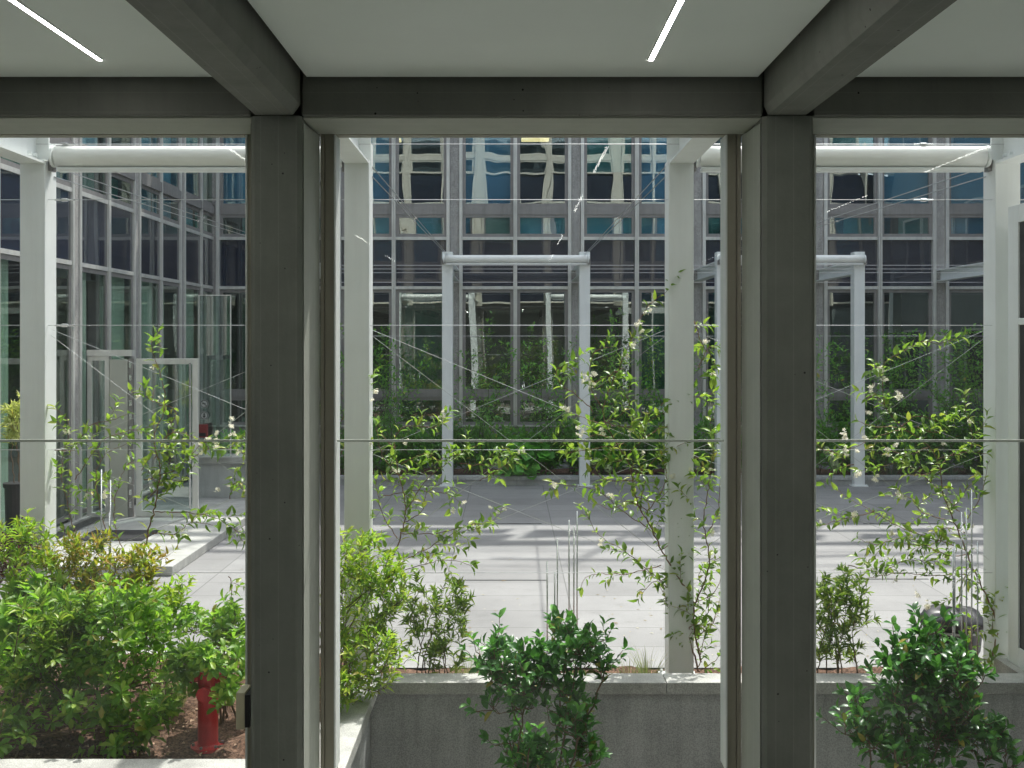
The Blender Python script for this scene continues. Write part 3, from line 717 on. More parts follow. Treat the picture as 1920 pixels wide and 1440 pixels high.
def awning(x0, x1, Y, zc, r, label, bar=True):
    o = empty('awning', ((x0+x1)/2,Y,zc), label=label, cat='awning', group='rolled white awnings')
    h = (x1-x0)/2
    m_ = MB(); m_.tube([(-h+.04+2*(h-.04)*i/12,0,0) for i in range(13)], r, r, 28); m_.build('fabric_roll', M['awn'], o, smooth=False)
    o2 = o.children[0] if o.children else None
    m_ = MB(); m_.prism([(-.03,-r-.035),(.03,-r-.035),(.034,-r-.006),(-.034,-r-.006)],'x',-h+.05,h-.05); m_.build('front_bar', M['white_steel'], o, bevel=.004)
    for s in (-1,1):
        b = MB(); b.lathe([(.0,0),(r*1.05,0),(r*1.05,.02),(r*.4,.03),(.0,.03)],20); 
        b.v = [np.stack([s*(h-.01)-s*v[:,2], v[:,0], v[:,1]],1) for v in b.v]; b.build('end_cap', M['white_steel'], o)
        b = MB(); b.box(s*h-.014,s*h+.014,-.02,.05,-r-.03,-.02); b.tube([(s*h,-.03,-r-.0),(s*h,-.03,-.01)],.008,.008,8); b.build('bracket', M['alu_dark'], o)
    return o
aw = [awning(-3.225,-1.165,7.70,3.69,.074,'near rolled white awning across the left window view'), awning(1.30,3.38,7.70,3.69,.074,'near rolled white awning across the right window view'),
 awning(-1.09,1.31,17.85,3.72,.062,'far rolled white awning in the middle of the view'), awning(3.42,5.82,17.85,3.72,.062,'far rolled white awning crossing behind the right window post')]
for a_ in aw:
    for c_ in a_.children:
        if c_.name.startswith('fabric_roll'): c_.data.shade_smooth()
def cable(pts, label, r=.0028, turn=None, group=None):
    pts = [Vector(p) for p in pts]; o = empty('steel_cable', pts[0], label=label, cat='cable', group=group)
    m_ = MB(); m_.tube([p-pts[0] for p in pts], r, r, 6); m_.build('wire', M['cable'], o)
    if turn:
        d = (pts[-1]-pts[0]).normalized()
        for f in turn:
            q = (pts[-1]-pts[0])*f; m_ = MB(); m_.tube([q-d*.07,q-d*.05,q+d*.05,q+d*.07],.006,.006,8); m_.tube([q-d*.02,q+d*.02],.012,.012,8); m_.build('turnbuckle', M['steel'], o)
    return o
hn = {268:'topmost near horizontal cable just above the rolled awnings',373:'near horizontal cable, second from the top',610:'near horizontal cable at head height of the vines',845:'near horizontal cable just under the white glazing joint',1077:'lowest near horizontal cable, low over the sunlit paving'}
for y,lb in hn.items():
    z = P(0,y,NY).z; cable([(-5.4,NY+.05,z),(-3.2,NY+.05,z+.001),(8,NY+.05,z)], lb, .0024, turn=[.17,.62] if y < 400 else [.17])
for (y,lb) in ((497,'highest far horizontal cable under the far awning'),(504,'second far horizontal cable under the far awning'),(511,'third far horizontal cable under the far awning'),(529,'fourth far horizontal cable crossing the dark glass panels'),(630,'far horizontal cable across the far windows where vines reach')):
    z = P(0,y,FY).z; cable([(-3.3,FY+.05,z),(11,FY+.05,z)], lb, .003)
bay = {-1:'left bay',0:'middle bay',1:'right bay'}
for k in (-1,0,1):
    xa = nx[k]+.0875; xb = nx[k+1]-.0875; yy = NY+.1
    Z = lambda y: P(0,y,NY).z
    for (ya,yb,dd,nm) in ((628,1055,0,'steep'),(618,850,.03,'shallow upper'),(855,1077,.05,'shallow lower')):
        cable([(xa,yy+dd,Z(ya)),(xb,yy+dd,Z(yb))], f'{nm} diagonal cable falling to the right in the {bay[k]}', .0015)
        cable([(xb,yy+dd+.01,Z(ya)),(xa,yy+dd+.01,Z(yb))], f'{nm} diagonal cable falling to the left in the {bay[k]}', .0015)
for k in range(-1,3):
    for s,dz,nm in ((-1,0,'lower'),(1,.07,'upper')):
        if k < 0: e = .09
        else: e = .09 if k < 1 else -.09
        cable([(nx[k]+e,NY+.15,3.56+dz),(G0+k*W,FY,3.78+dz*.3)], f'{nm} tie cable running back from the '+['left edge','left middle','right middle','right edge'][k+1]+' near frame to the far frame', .004, turn=[.36+.03*dz*10])

# ============================================================ DOOR AND SMALL THINGS ON THE LEFT
o = empty('glass_door', (-5.45,14.2,.1), label='open glass door with tall pull bar beside its fixed panel at the left wing', cat='door')
def dx(x): return P(x,0,14.2).x+5.45
def dz(y): return P(0,y,14.2).z-.1
m_ = MB(); frame_ring(m_, dx(165),dx(206),.0,dz(668),.055,-.03,.03); m_.build('side_frame', M['alu'], o)
m_ = MB(); m_.box(dx(165)+.05,dx(206)-.05,-.004,.004,.05,dz(668)-.05); m_.build('side_glass', M['pane_door'], o)
m_ = MB(); m_.box(dx(207),dx(241),-.04,.02,.0,dz(674)); m_.build('side_panel', M['panel_beige'], o, bevel=.004)
m_ = MB(); m_.box(dx(165),dx(250),-.05,.05,dz(668)+.003,dz(656)); m_.build('door_head', M['alu'], o)
hs = MB(); hs.box(dx(242),dx(250),-.02,.03,0,dz(672)); h_ = hs.build('hinge_post', M['alu_dark'], o)
for k in range(12):
    b = MB(); z = .12+k*.165; b.box(dx(243.5),dx(248.5),-.035,-.021,z,z+.075); b.build('hinge', M['steel'], h_)
lf = MB(); frame_ring(lf, dx(256),dx(372),.01,dz(672),.075,-.025,.025); leaf_ = lf.build('door_leaf', M['alu'], o, bevel=.004)
m_ = MB(); m_.box(dx(256)+.07,dx(372)-.07,-.005,.005,.08,dz(672)-.07); m_.build('leaf_glass', M['pane_door'], leaf_)
m_ = MB(); m_.tube([(dx(359),-.07,.12),(dx(359),-.07,dz(680))],.014,.014,10)
for z in (.3,1.0,1.8): m_.tube([(dx(359),-.07,z),(dx(359),-.02,z)],.008,.008,8)
m_.build('handle', M['steel'], leaf_)
# round notices on the wing glass
def notice(x, y, label, kind):
    p = P(x,y,15.75); p.x = p.x; o = empty('notice', p, R(0), label=label, cat='notice')
    m_ = MB(); m_.lathe([(.0,0),(.062,0),(.062,.004),(.0,.004)],28); m_.v = [np.stack([v[:,0],-v[:,2],v[:,1]],1) for v in m_.v]
    m_.build('disc', M['notice_bg'], o)
    def flat(mb): mb.v = [np.stack([v[:,0],-.005-v[:,2],v[:,1]],1) for v in mb.v]; return mb
    r = MB(); n = 28
    V = [(rr*math.cos(2*math.pi*k/n), rr*math.sin(2*math.pi*k/n), 0) for rr in (.046,.056) for k in range(n)]
    r.add(V, [(k,(k+1)%n,n+(k+1)%n,n+k) for k in range(n)])
    if kind == 0:
        r.add([(-.036,.030,0.0005),(-.030,.036,0.0005),(.036,-.030,0.0005),(.030,-.036,0.0005)],[(0,1,2,3)])
        r.add([(-.03,-.006,0),(.022,-.006,0),(.022,.006,0),(-.03,.006,0)],[(0,1,2,3)])
    else:
        r.add([(-.014,-.03,0),(.014,-.03,0),(.02,.0,0),(-.02,.0,0)],[(0,1,2,3)]); r.lathe([(0,0),(.014,0),(.014,.001),(0,.001)],16,(0,.018,0))
    flat(r).build('symbol', M['notice_ink'], o)
M['notice_bg'] = surf('notice_white', (.42,.44,.43), .5, .03, 5); M['notice_ink'] = surf('notice_ink', (.03,.03,.03), .5, .03, 5)
# glass screen that carries the notices and the red box
o = empty('glass_screen', (-4.42,15.8,.1), label='fixed glazed screen with notices between the door and the far left corner', cat='glass screen')
m_ = MB(); frame_ring(m_, -.07,.40,.6,2.95,.014,-.012,.012); m_.build('frame', M['alu'], o)
m_ = MB(); m_.box(-.056,.386,-.003,.003,.614,2.936); m_.build('glass_pane', M['pane_door'], o)
notice(383,757,'round no smoking notice on the glass, above the other notice',0); notice(383,779,'round notice with a figure below the no smoking notice',1)
M['dark_red'] = surf('dull_red', (.22,.04,.04), .5, .05, 8)
o = empty('fire_box', P(381,815,15.7), label='small dull red box on the glass below the notices', cat='red box')
m_ = MB(); m_.box(-.075,.075,-.05,.0,-.04,.15); m_.build('body', M['dark_red'], o, bevel=.008); m_ = MB(); m_.box(-.05,.05,-.056,-.05,-.02,.03); m_.build('flap', M['black_plastic'], o)

# hydrant
hy = empty('fire_hydrant', P(390,1402,6.2), label='red pillar fire hydrant standing in the soil among the shrubs', cat='fire hydrant')
m_ = MB(); m_.lathe([(.07,0),(.095,0),(.095,.018),(.062,.022),(.056,.03),(.056,.44),(.062,.445),(.062,.47),(.056,.475),(.055,.50)],28); m_.build('barrel', M['red'], hy, smooth=False)
m_ = MB(); m_.lathe([(.055,.50),(.066,.502),(.066,.52),(.05,.545),(.03,.56),(.022,.565),(.022,.59),(.0,.592)],24); m_.build('cap', M['red'], hy)
for s in (-1,1):
    m_ = MB(); m_.tube([(s*.04,0,.40),(s*.085,-.01,.40)],.026,.026,16); m_.tube([(s*.085,-.01,.40),(s*.10,-.012,.40)],.034,.034,8); m_.build('outlet', M['red'], hy)
m_ = MB(); m_.tube([(0,-.03,.33),(0,-.085,.33)],.034,.034,18); m_.tube([(0,-.085,.33),(0,-.10,.33)],.042,.042,8); m_.build('outlet', M['red'], hy)
for k in range(6):
    m_ = MB(); a = k*1.047+.3; m_.tube([(.08*math.cos(a),.08*math.sin(a),.018),(.08*math.cos(a),.08*math.sin(a),.032)],.009,.009,6); m_.build('bolt', M['alu_dark'], hy)

# steel rods
def rod(x, y0, y1, Y, label, group): 
    a = P(x,y1,Y); b = P(x,y0,Y); a.z = min(a.z, .1) ; o = empty('garden_rod', a, label=label, cat='metal rod', group=group)
    m_ = MB(); m_.tube([(0,0,0),(0,0,b.z-a.z)],.0055,.0055,8); m_.build('rod', M['steel'], o, smooth=True)
    m_ = MB(); m_.lathe([(.0,0),(.012,0),(.012,.03),(.006,.034),(0,.034)],10,(0,0,-.004)); m_.build('socket', M['alu_dark'], o)
for i,(x,y0) in enumerate(((1790,1020),(1803,960),(1812,952),(1822,918),(1833,1015),(1787,1030))): rod(x,y0,1255,7.35,'slender steel rod in the cluster beside the right near frame','steel rods by the right near frame')
for i,(x,y0) in enumerate(((1026,1052),(1040,1072),(1045,1010),(1067,975),(1076,985),(1082,958))): rod(x,y0,1200,7.9,'slender steel rod in the cluster behind the middle camellia','steel rods behind the middle camellia')
for i,(x,y0) in enumerate(((190,880),(207,900),(205,960))): rod(x,y0,1150,7.4,'slender steel rod rising out of the orange tipped shrub','steel rods in the left shrubs')

# glazed porch at the right edge
gp = empty('glazed_porch', (3.42,6.08,.2), label='white framed glazed porch side at the right edge of the view', cat='porch')
m_ = MB(); zt = 3.31-.2
m_.box(-.0,.06,1.27,1.42,0,zt); m_.box(.0,.06,-1.2,1.27,zt-.12,zt); m_.box(0,.06,-1.2,1.27,.0,.13); m_.box(0,.06,-1.2,1.27,2.50-.2-.0,2.545-.2); m_.box(0,.06,-1.2,-1.08,.13,zt-.12)
m_.build('frame', M['white_steel'], gp, bevel=.004)
m_ = MB(); m_.box(.012,.05,1.19,1.27,.13,zt-.12); m_.build('sash_edge', M['black_plastic'], gp)
m_ = MB(); m_.box(.026,.032,-1.08,1.19,.13,2.3); m_.box(.026,.032,-1.08,1.19,2.345,zt-.12); m_.build('glass_pane', M['pane_door'], gp)
m_ = MB(); m_.box(-.06,.2,-1.2,1.5,-.3,-.0); m_.build('base', M['granite_top'], gp)
m_ = MB(); m_.box(.06,1.8,1.36,1.42,0,.13); m_.box(.06,1.8,1.36,1.42,zt-.12,zt); m_.box(1.7,1.8,1.36,1.42,.13,zt-.12); m_.box(.9,.95,1.36,1.42,.13,zt-.12); m_.build('end_frame', M['alu'], gp)
m_ = MB(); m_.box(.06,1.7,1.385,1.39,.13,zt-.12); m_.build('end_glass', M['pane_wing'], gp)
m_ = MB(); m_.box(.06,1.8,-1.2,1.3,zt,zt+.06); m_.build('roof', M['alu'], gp)

# black covered tub on the paving
tb = empty('covered_tub', P(1786,1262,8.3), label='round tub under a crumpled black cover beside the right near frame', cat='tub')
tb.location.z = 0
m_ = MB(); prof = [(.0,.0),(.17,.0),(.19,.05),(.2,.22),(.23,.25),(.235,.28),(.21,.31),(.15,.345),(.07,.355),(0,.352)]
n = 40; V = []
for i,(r,z) in enumerate(prof):
    for k in range(n):
        q = 2*math.pi*k/n; rr = r*(1+.05*math.sin(5*q+i)+.03*math.sin(11*q+2*i)); V.append((rr*math.cos(q),rr*math.sin(q),z*(1+.06*math.sin(3*q+1))))
m_.add(V, [(i*n+k,i*n+(k+1)%n,(i+1)*n+(k+1)%n,(i+1)*n+k) for i in range(len(prof)-1) for k in range(n)]); m_.build('cover', M['black_cover'], tb, smooth=True)
m_ = MB(); m_.lathe([(.205,.205),(.215,.205),(.215,.22),(.205,.22)],32); m_.build('tie_band', M['granite'], tb)
# fallen leaves and petals on the paving
M['litter'] = leafmat('dry_leaf', (.16,.10,.04), (.3,.22,.08), (.5,.48,.36), .3, .7, .2)
lt = empty('leaf_litter', (0,9,0)); L_ = Leaves()
for i in range(420):
    y = 8.1+abs(rng.normal(0,1.6)); x = rng.uniform(-4,5.5); d = rv(1); d.z = .05; L_.add((x,y,.006),d,(0,0,1),rng.uniform(.015,.05),rng.uniform(.008,.018))
o_ = L_.build('leaf_litter', M['litter'], None, 'flat'); bpy.data.objects.remove(lt)
tag(o_, 'scattered dry leaves and petals on the sunlit paving', 'leaf litter', kind='stuff')
M['leaf_hedge'] = leafmat('hedge_leaf', (.07,.22,.045), (.13,.34,.06), (.2,.42,.08), .1, .4, .3)
# ============================================================ NEAR PLANTS
vine([[(255,1100),(275,1010),(290,950),(300,880),(290,820),(310,760),(300,700),(285,655),(292,637),(302,652)],
      [(290,960),(330,960),(380,965),(430,985),(455,1015)],[(270,900),(330,880),(360,850),(385,830),(420,825),(462,835)],
      [(360,860),(400,840),(460,850),(464,885)],[(150,1085),(140,1000),(125,940),(115,880),(130,800),(105,765)],
      [(140,900),(190,830),(230,810),(280,800)],[(130,850),(170,800),(215,785),(240,775)],[(290,860),(320,800),(300,760),(245,732)],
      [(200,1000),(180,900),(200,850),(250,830)],[(280,930),(310,900),(340,900),(365,870)],[(300,760),(330,770),(322,800),(340,830)],
      [(240,1060),(215,980),(225,900),(250,860)],[(430,935),(440,905),(462,925)],[(285,1000),(330,1000),(360,980),(400,985)],
      [(265,880),(285,850),(320,840),(345,820)],[(430,1080),(435,1110),(425,1150)],[(300,830),(330,810),(385,830)]], 7.72, (-2.6,7.72,.1),
     'star jasmine with white blossoms climbing the cables in the left window', [(291,690),(305,752),(256,745),(385,1036-200),(395,828),(375,845),(405,830),(428,795),(455,850),(440,820),(420,1378-460),(397,815),(325,820),(120,810),(195,928),(155,925),(343,990),(455,1020)],
     group='star jasmine on the near cables', dens=1.25)
vine([[(705,1120),(735,1050),(760,960),(745,880),(740,830),(760,800),(820,800),(835,775)],[(760,960),(800,900),(850,860),(895,835)],
      [(750,1000),(820,1000),(880,985),(925,975),(945,950)],[(740,1060),(800,1030),(850,1000),(905,990)],[(720,1085),(780,1062),(840,1050),(885,1060)],
      [(760,900),(720,860),(705,800)],[(860,868),(930,870),(972,848)],[(900,900),(935,880),(975,850)],[(640,790),(665,755),(695,725)],
      [(720,930),(780,920),(850,930),(862,950)],[(745,1010),(715,960),(705,900)],[(750,870),(800,850),(820,865),(870,845)],[(740,840),(720,820),(710,795)],[(755,980),(790,960),(800,925),(830,905)],
      [(640,1000),(670,990),(695,975)],[(640,850),(660,820),(690,822)]], 7.72, (-.93,7.72,0),
     'star jasmine spreading from the left middle frame into the middle window', [(708,728),(832,772),(828,788),(975,848),(735,876),(740,885),(862,944),(927,946),(946,952),(850,965),(760,830),(700,835),(700,745),(655,640)],
     group='star jasmine on the near cables', dens=1.25)
vine([[(1310,1258),(1290,1180),(1300,1130),(1270,1080),(1240,1030),(1215,980),(1190,930),(1180,870),(1150,820),(1130,770),(1160,690),(1190,620),(1215,575),(1250,545),(1272,518)],
      [(1150,800),(1110,790),(1060,770)],[(1170,830),(1120,840),(1060,850)],[(1200,830),(1250,800),(1290,855),(1345,850)],[(1190,900),(1140,900),(1110,885)],
      [(1230,1000),(1170,960),(1120,920),(1060,910),(1035,905)],[(1240,1060),(1180,1075),(1110,1078),(1090,1100)],[(1250,1100),(1180,1040),(1120,1000),(1100,960)],
      [(1110,770),(1080,740),(1050,720),(1045,690),(1075,688)],[(1315,1240),(1300,1150),(1330,1060),(1320,980),(1330,900),(1335,850),(1330,780)],[(1300,600),(1315,640),(1345,690)],[(1310,690),(1330,650),(1345,655)],
      [(1215,960),(1250,900),(1240,850),(1290,830)],[(1190,890),(1230,860),(1260,820)],[(1140,790),(1180,760),(1160,720)],[(1180,850),(1210,810),(1190,780)],[(1280,1090),(1240,1090),(1200,1060)],
      [(1300,1130),(1340,1110),(1355,1060)],[(1305,1200),(1340,1160),(1350,1120)],[(1125,760),(1105,715),(1115,660),(1150,650)],[(1180,870),(1140,860),(1105,880)],[(1215,960),(1180,940),(1150,955),(1120,945)],[(1260,1070),(1290,1020),(1300,960),(1290,900)],
      [(1320,1010),(1345,960),(1350,900)],[(1310,1250),(1320,1200),(1345,1150)],[(1300,1240),(1275,1180),(1250,1130),(1235,1090)],[(1270,1080),(1230,1090),(1200,1110)],[(1290,1180),(1330,1140),(1310,1080),(1340,1040)],[(1240,1030),(1280,1000),(1270,950)],[(1180,870),(1210,900),(1200,950),(1225,990)],[(1130,790),(1170,800),(1215,790),(1250,770)],[(1310,1258),(1340,1240),(1350,1225)],[(1190,930),(1230,940),(1260,910)],[(1150,820),(1120,815),(1095,825)],[(1170,690),(1150,700),(1110,720)],[(1240,760),(1265,740),(1310,745),(1340,735)]], 7.66, (1.33,7.66,0),
     'tall star jasmine winding up around the right middle frame', [(1216,586),(1200,608),(1202,622),(1188,648),(1115,695),(1103,708),(1101,720),(1112,730),(1175,662),(1096,807),(1092,815),(1125,810),(1205,842),(1262,893),(1143,933),(1124,1023),(1035,908),(1347,699),(1345,705),(1292,884),(1337,873),(1060,760),(1185,810),(1320,640),(1340,1000)],
     group='star jasmine on the near cables', dens=1.25)
vine([[(1855,1255),(1870,1180),(1850,1120),(1830,1080),(1810,1030),(1790,980),(1770,930),(1760,870),(1735,830),(1690,800),(1660,760),(1655,700),(1665,675),(1700,655),(1725,640),(1760,645),(1775,635)],
      [(1700,800),(1620,830),(1570,850)],[(1760,860),(1820,840),(1815,780),(1800,765)],[(1810,1030),(1750,1010),(1690,990),(1640,960),(1600,940),(1570,920)],
      [(1820,1078),(1750,1078),(1680,1076),(1620,1085),(1580,1092)],[(1590,1060),(1650,1070),(1700,1050),(1760,1060)],[(1800,990),(1840,930),(1850,880),(1865,840)],
      [(1800,960),(1740,900),(1690,870),(1640,880)],[(1882,1250),(1860,1190),(1872,1110),(1895,1080)],[(1885,1250),(1895,1190),(1905,1160)],[(1790,980),(1730,960),(1700,930),(1660,930)],
      [(1740,840),(1700,850),(1660,840),(1640,815)],[(1760,880),(1790,850),(1850,850)],[(1810,1040),(1770,1040),(1700,1010),(1640,1020),(1610,1010)],[(1690,800),(1720,780),(1760,790)],[(1820,1060),(1800,1110),(1810,1180),(1830,1250)],
      [(1760,870),(1740,890),(1700,890)],[(1640,960),(1600,970),(1540,985)],[(1570,850),(1540,840),(1525,820)],[(1810,1000),(1770,990),(1750,1020),(1690,1020)],[(1660,760),(1640,740),(1625,750)],[(1680,800),(1640,800),(1610,790)],[(1780,960),(1810,920),(1830,900)],
      [(1720,800),(1760,810),(1790,780)],[(1600,870),(1570,880),(1545,905)]], 7.70, (3.3,7.70,0),
     'star jasmine with white blossoms arching over the cables in the right window', [(1652,693),(1652,711),(1627,729),(1680,737),(1627,768),(1580,820),(1588,812),(1620,815),(1581,848),(1606,842),(1662,854),(1643,896),(1610,890),(1689,921),(1693,934),(1600,963),(1680,838),(1560,855),(1672,999),(1535,984),(1580,1060),(1680,1090),(1723,1113),(1738,1134),(1825,988),(1820,790),(1775,946),(1765,830)],
     group='star jasmine on the near cables', dens=1.25)
# left bed
shrub('mock_orange_shrub', (-2.45,6.3,.1), [(110,1230,6.3,110,70,.35),(230,1190,6.3,95,80,.35),(250,1140,6.5,60,30,.2,1500),(250,1300,6.1,110,50,.3,2500),(60,1300,6.2,60,70,.3,3200),(180,1330,6.1,90,45,.25,2600)], 'leaf_tob', TOB, 280,
      'broad bright green mock orange shrub filling the left soil bed', mains=11, spread=.2, r=.009, leafstart=.35)
shrub('mock_orange_shrub', (-1.72,6.55,.1), [(435,1180,6.6,40,45,.2),(360,1165,6.8,50,20,.15),(345,1235,6.1,22,40,.12),(445,1240,6.2,22,50,.15),(392,1240,6.0,26,22,.06,600),(415,1300,6.0,20,20,.06,200)], 'leaf_tob', TOB, 110,
      'mock orange shrub around and above the red hydrant', mains=6, spread=.1, r=.008)
shrub('mock_orange_shrub', (-2.75,5.95,.12), [(15,1375,5.85,40,35,.1),(240,1395,5.95,40,15,.1),(285,1340,6.,40,40,.12)], 'leaf_tob', dict(TOB, len=.08), 34,
      'low mock orange sprigs leaning over the near granite edge', mains=4, spread=.12, r=.007)
shrub('broadleaf_shrub', (-3.05,6.8,.1), [(60,1150,6.8,70,50,.3),(130,1150,6.7,70,35,.3),(10,1210,6.7,40,60,.2)], 'leaf_tob', dict(TOB, len=.12, wid=.36, kind='lance'), 150,
      'dense shrub with long dark green leaves at the far left of the bed', mains=7, spread=.12)
shrub('nandina_shrub', (-2.65,7.2,.1), [(200,1070,7.1,95,40,.2),(120,1040,7.2,45,30,.2),(270,1045,7.1,50,22,.15),(190,1120,7.0,110,45,.2),(160,1020,7.1,40,18,.15,900)], 'leaf_nan_orange', NAN, 330,
      'feathery nandina with orange tipped leaves in the left window', mains=7, r=.006)
shrub('nandina_shrub', (-3.3,7.0,.1), [(20,1010,7.0,40,40,.2),(60,1070,7.,50,40,.2),(70,1000,7.0,30,20,.12)], 'leaf_nan', NAN, 110,
      'yellow green nandina at the left edge beside the near frame', mains=5, r=.006)
shrub('willow_leaf_shrub', (-2.9,6.2,.1), [(95,1200,6.15,60,55,.15),(150,1160,6.3,40,30,.15),(60,1270,6.1,30,30,.12)], 'leaf_lime', dict(WIL, len=.085), 70,
      'lime green narrow leaved shrub mixed into the front of the left bed', mains=7, r=.006)
shrub('nandina_shrub', (-2.25,6.75,.1), [(290,1150,6.8,45,35,.2),(330,1110,6.9,25,30,.12),(250,1120,6.9,40,25,.15)], 'leaf_nan', NAN, 130,
      'airy light green nandina between the mock orange shrub and the hydrant', mains=6, r=.005)
shrub('purple_shrub', (-3.5,7.5,.1), [(22,1040,7.5,30,45,.2)], 'leaf_red', dict(CAM, len=.045), 90, 'small purple leaved shrub at the left edge behind the nandina', mains=5, r=.005)
shrub('nandina_shrub', (-1.2,6.9,.1), [(680,1050,6.9,60,55,.2),(670,1150,6.8,70,80,.25),(700,1230,6.6,60,60,.25),(640,1290,6.4,40,30,.15),(735,1110,6.8,30,50,.15)], 'leaf_nan', NAN, 400,
      'tall bright yellow green nandina beside the left window post', mains=10, r=.007, spread=.12)
shrub('willow_leaf_shrub', (-.52,7.3,.0), [(820,1170,7.3,65,65,.18),(780,1130,7.3,20,50,.1),(850,1120,7.3,30,40,.1),(820,1230,7.3,60,30,.15)], 'leaf_lime', WIL, 95,
      'small narrow leaved shrub standing behind the coping left of the camellia', mains=8, r=.005)
shrub('willow_leaf_shrub', (2.2,7.35,.0), [(1570,1150,7.35,50,50,.15),(1545,1120,7.35,20,40,.1),(1600,1110,7.35,30,50,.12),(1575,1215,7.35,50,35,.15),(1620,1165,7.35,25,15,.1)], 'leaf_lime', WIL, 105,
      'lime tipped narrow leaved shrub just right of the right window post', mains=8, r=.005)
shrub('camellia', (.15,6.1,-1.08), [(940,1230,6.1,50,40,.2),(1010,1250,6.1,50,40,.15,2600),(1085,1210,6.1,66,40,.22),(1125,1240,6.1,35,20,.15,700),(905,1250,6.1,26,24,.12,500),(940,1170,6.1,14,20,.08,90),(1050,1165,6.1,30,20,.1,250),(960,1300,6.1,60,40,.2,2000),(1070,1320,6.1,50,50,.2,2200),(1000,1410,6.1,75,45,.22,3000),(1100,1390,6.1,35,50,.2,1500),(890,1330,6.0,14,10,.06,90),(920,1390,6.,12,10,.06,60),(1015,1500,6.1,80,50,.25,2000)], 'leaf_cam', dict(CAM, len=.068, miss=.2), 470,
      'glossy dark camellia growing up from the well in the middle window', cat='camellia', mains=8, r=.010, spread=.07, leafstart=.1, shell=.1)
shrub('camellia', (2.15,5.95,-1.08), [(1740,1240,5.95,80,50,.25),(1720,1310,5.95,90,60,.25),(1800,1350,5.95,80,50,.25),(1700,1400,5.95,100,50,.25),(1860,1385,5.95,50,26,.2),(1900,1420,5.95,20,12,.1,300),(1620,1360,5.95,55,30,.2),(1690,1240,5.95,40,30,.15),(1730,1175,5.95,22,30,.12,500),(1770,1165,5.95,12,26,.08,200),(1810,1260,5.95,40,30,.2),(1600,1300,5.95,30,18,.1,300),(1750,1500,5.95,110,60,.3)], 'leaf_cam', dict(CAM, len=.07, miss=.2), 620,
      'large glossy camellia growing up from the well in the right window', cat='camellia', mains=9, r=.011, spread=.08, leafstart=.1, shell=.1)
for i,(x,Y,h,lb) in enumerate(((1180,7.4,.2,'small dry grass tuft on the coping right of the camellia'),(1215,7.5,.24,'wispy dry grass tuft at the foot of the right middle frame'),(880,7.4,.25,'thin grass tuft left of the middle camellia'),(420,6.9,.28,'striped grass tuft behind the hydrant'),(330,6.8,.25,'striped grass tuft left of the hydrant'))):
    p = P(x,1250,Y); z = .1 if x < 500 else .0
    grass('grass_tuft', (p.x,Y,z), 110, h*1.3, .05, 'leaf_grass', lb, .0045)
# variegated plant seen beyond the left near frame
shrub('variegated_plant', P(32,905,11.2), [(30,800,11.2,16,50,.12)], 'leaf_var', dict(WIL, len=.1, wid=.18), 45, 'cream and green variegated plant at the far left behind the near frame', cat='plant', mains=5, r=.006)
pt = empty('plant_pot', (P(32,905,11.2).x,11.2,.1), label='dark pot holding the variegated plant at the far left', cat='pot')
m_ = MB(); zz = P(0,905,11.2).z-.1; m_.lathe([(.1,0),(.12,zz*.95),(.135,zz*.95),(.135,zz),(.0,zz)],20); m_.build('pot_body', M['black_plastic'], pt)

# ============================================================ FAR PLANTING
FJ = dict(JAS, len=.09, gap=.05, wid=.42, kind='flat')
places = ['behind the left window post','left of the far left awning frame','between the two central far frames, left half','between the two central far frames, right half','right of the central far frames','left of the right window post',
          'behind the right window post','just left of the far frame with grasses','just right of the far frame with grasses','in the right window before the third far window','far right in the right window','behind the right edge frame']
xs = [650,760,890,1010,1140,1210,1320,1570,1670,1740,1800,1830]
tops = [640,625,625,630,640,610,650,650,620,650,625,640]
for x,tp,pl_ in zip(xs,tops,places):
    paths = []
    for k in range(7):
        x0 = x+rng.uniform(-38,38); y = 830.; path = [(x0,y)]; t_ = tp+abs(rng.normal(0,55))
        while y > t_: y -= rng.uniform(22,45); x0 += rng.normal(0,15); path.append((x0,y))
        if len(path) > 1: paths.append(path)
    b = P(x,0,18.4); vine(paths, 18.45, (b.x,18.45,.04), f'dark climbing jasmine on the far cables {pl_}', (), 'leaf_jas_dark', twm='twig_green', leaf=FJ, side=.8, r=.005, twiglen=(.1,.32), jit=.15, group='climbing jasmine before the far windows', dens=1.05)
FS = dict(CAM, len=.11, gap=.04, n=2, kind='flat')
hx = list(range(650,1900,62))
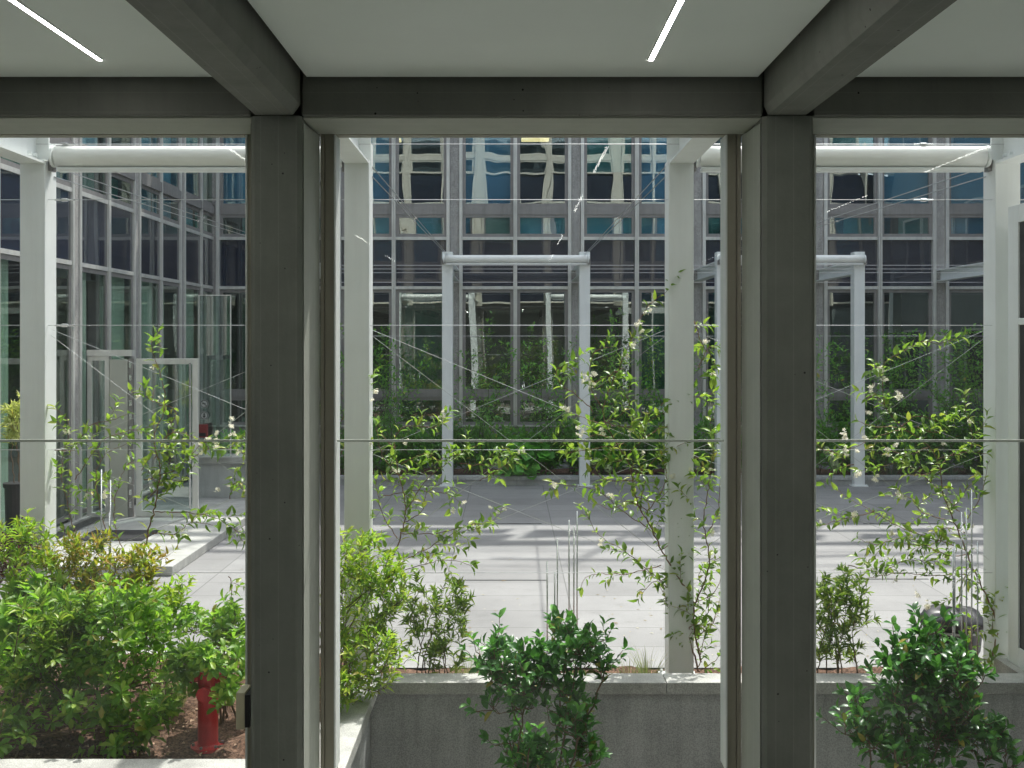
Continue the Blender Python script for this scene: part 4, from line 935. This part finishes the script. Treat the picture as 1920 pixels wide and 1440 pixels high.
for i,x in enumerate(hx):
    hh = 800+rng.uniform(-22,12)
    where = ('under the far windows left of the central awning' if x < 830 else 'between the two central far frames' if x < 1095 else 'right of the central far frames' if x < 1430 else 'behind the right window post' if x < 1525 else 'in the right window below the far windows')
    same = [v for v in hx if (('a' if v<830 else 'b' if v<1095 else 'c' if v<1430 else 'd' if v<1525 else 'e') == ('a' if x<830 else 'b' if x<1095 else 'c' if x<1430 else 'd' if x<1525 else 'e'))]
    ordn = ['first','second','third','fourth','fifth','sixth','seventh'][same.index(x)]
    shrub('hedge_shrub', P(x,0,18.9).xy.to_3d()+Vector((0,0,.05)), [(x,(hh+880)/2,18.9,44,(880-hh)/2,.4),(x,850,18.5,42,35,.2)], 'leaf_jas_dark' if i%3 else 'leaf_hedge', dict(FS, kind='flat'), 210,
          f'{ordn} dark shrub {where}', mains=5, r=.008, group='shrubs in the far planter', leafstart=.2)
# oakleaf hydrangea
shrub('oakleaf_hydrangea', P(975,893,18.35), [(975,868,18.12,36,28,.15),(990,855,18.25,40,20,.15)], 'leaf_hyd', dict(CAM, len=.2, wid=.8, gap=.06, n=2, kind='oak', lift=0), 42,
      'large leaved bright green hydrangea spilling over the far kerb between the frames', cat='hydrangea', mains=5, r=.008)
for i,(x,lb) in enumerate(((1580,'hydrangea with pale green flower heads in the far planter right of the right window post'),(1140,'small hydrangea with pale flower heads right of the central far frames'))):
    h_ = shrub('hydrangea', P(x,893,18.3), [(x,860,18.3,30,25,.15)], 'leaf_hyd', dict(CAM, len=.11, wid=.6, gap=.05, n=2, kind='ellip'), 26, lb, cat='hydrangea', mains=5, r=.006)
    for j in range(5 if i == 0 else 2):
        m_ = MB(); 
        for q in range(70):
            d = rv(1).normalized(); c = d*.07; a = d.orthogonal().normalized()*.014; b = d.cross(a).normalized()*.014
            m_.add([c-a-b,c+a-b,c+a+b,c-a+b],[(0,1,2,3)])
        f_ = m_.build('flower_head', M['bloom_green'], h_); f_.location = P(x+rng.uniform(-32,28),rng.uniform(845,888),18.15)-h_.location
for i,(x,nm) in enumerate(((1640,'first'),(1672,'second'),(1705,'third'),(1745,'fourth'),(1785,'fifth'),(1825,'sixth'))):
    p = P(x,0,18.32); grass('ornamental_grass', (p.x,18.32,.05), 110, .42, .05, 'leaf_grey', nm+' grass mound on the far kerb, counting from the far frame in the right window', .007, lean=.9, group='ornamental grasses on the far kerb')
# planting in the raised planter at the far left
shrub('hedge_shrub', (-3.9,16.6,.7), [(440,835,16.6,35,20,.4)], 'leaf_jas_dark', dict(FS), 60, 'low green shrub in the raised granite planter at the far left', mains=5, r=.006)
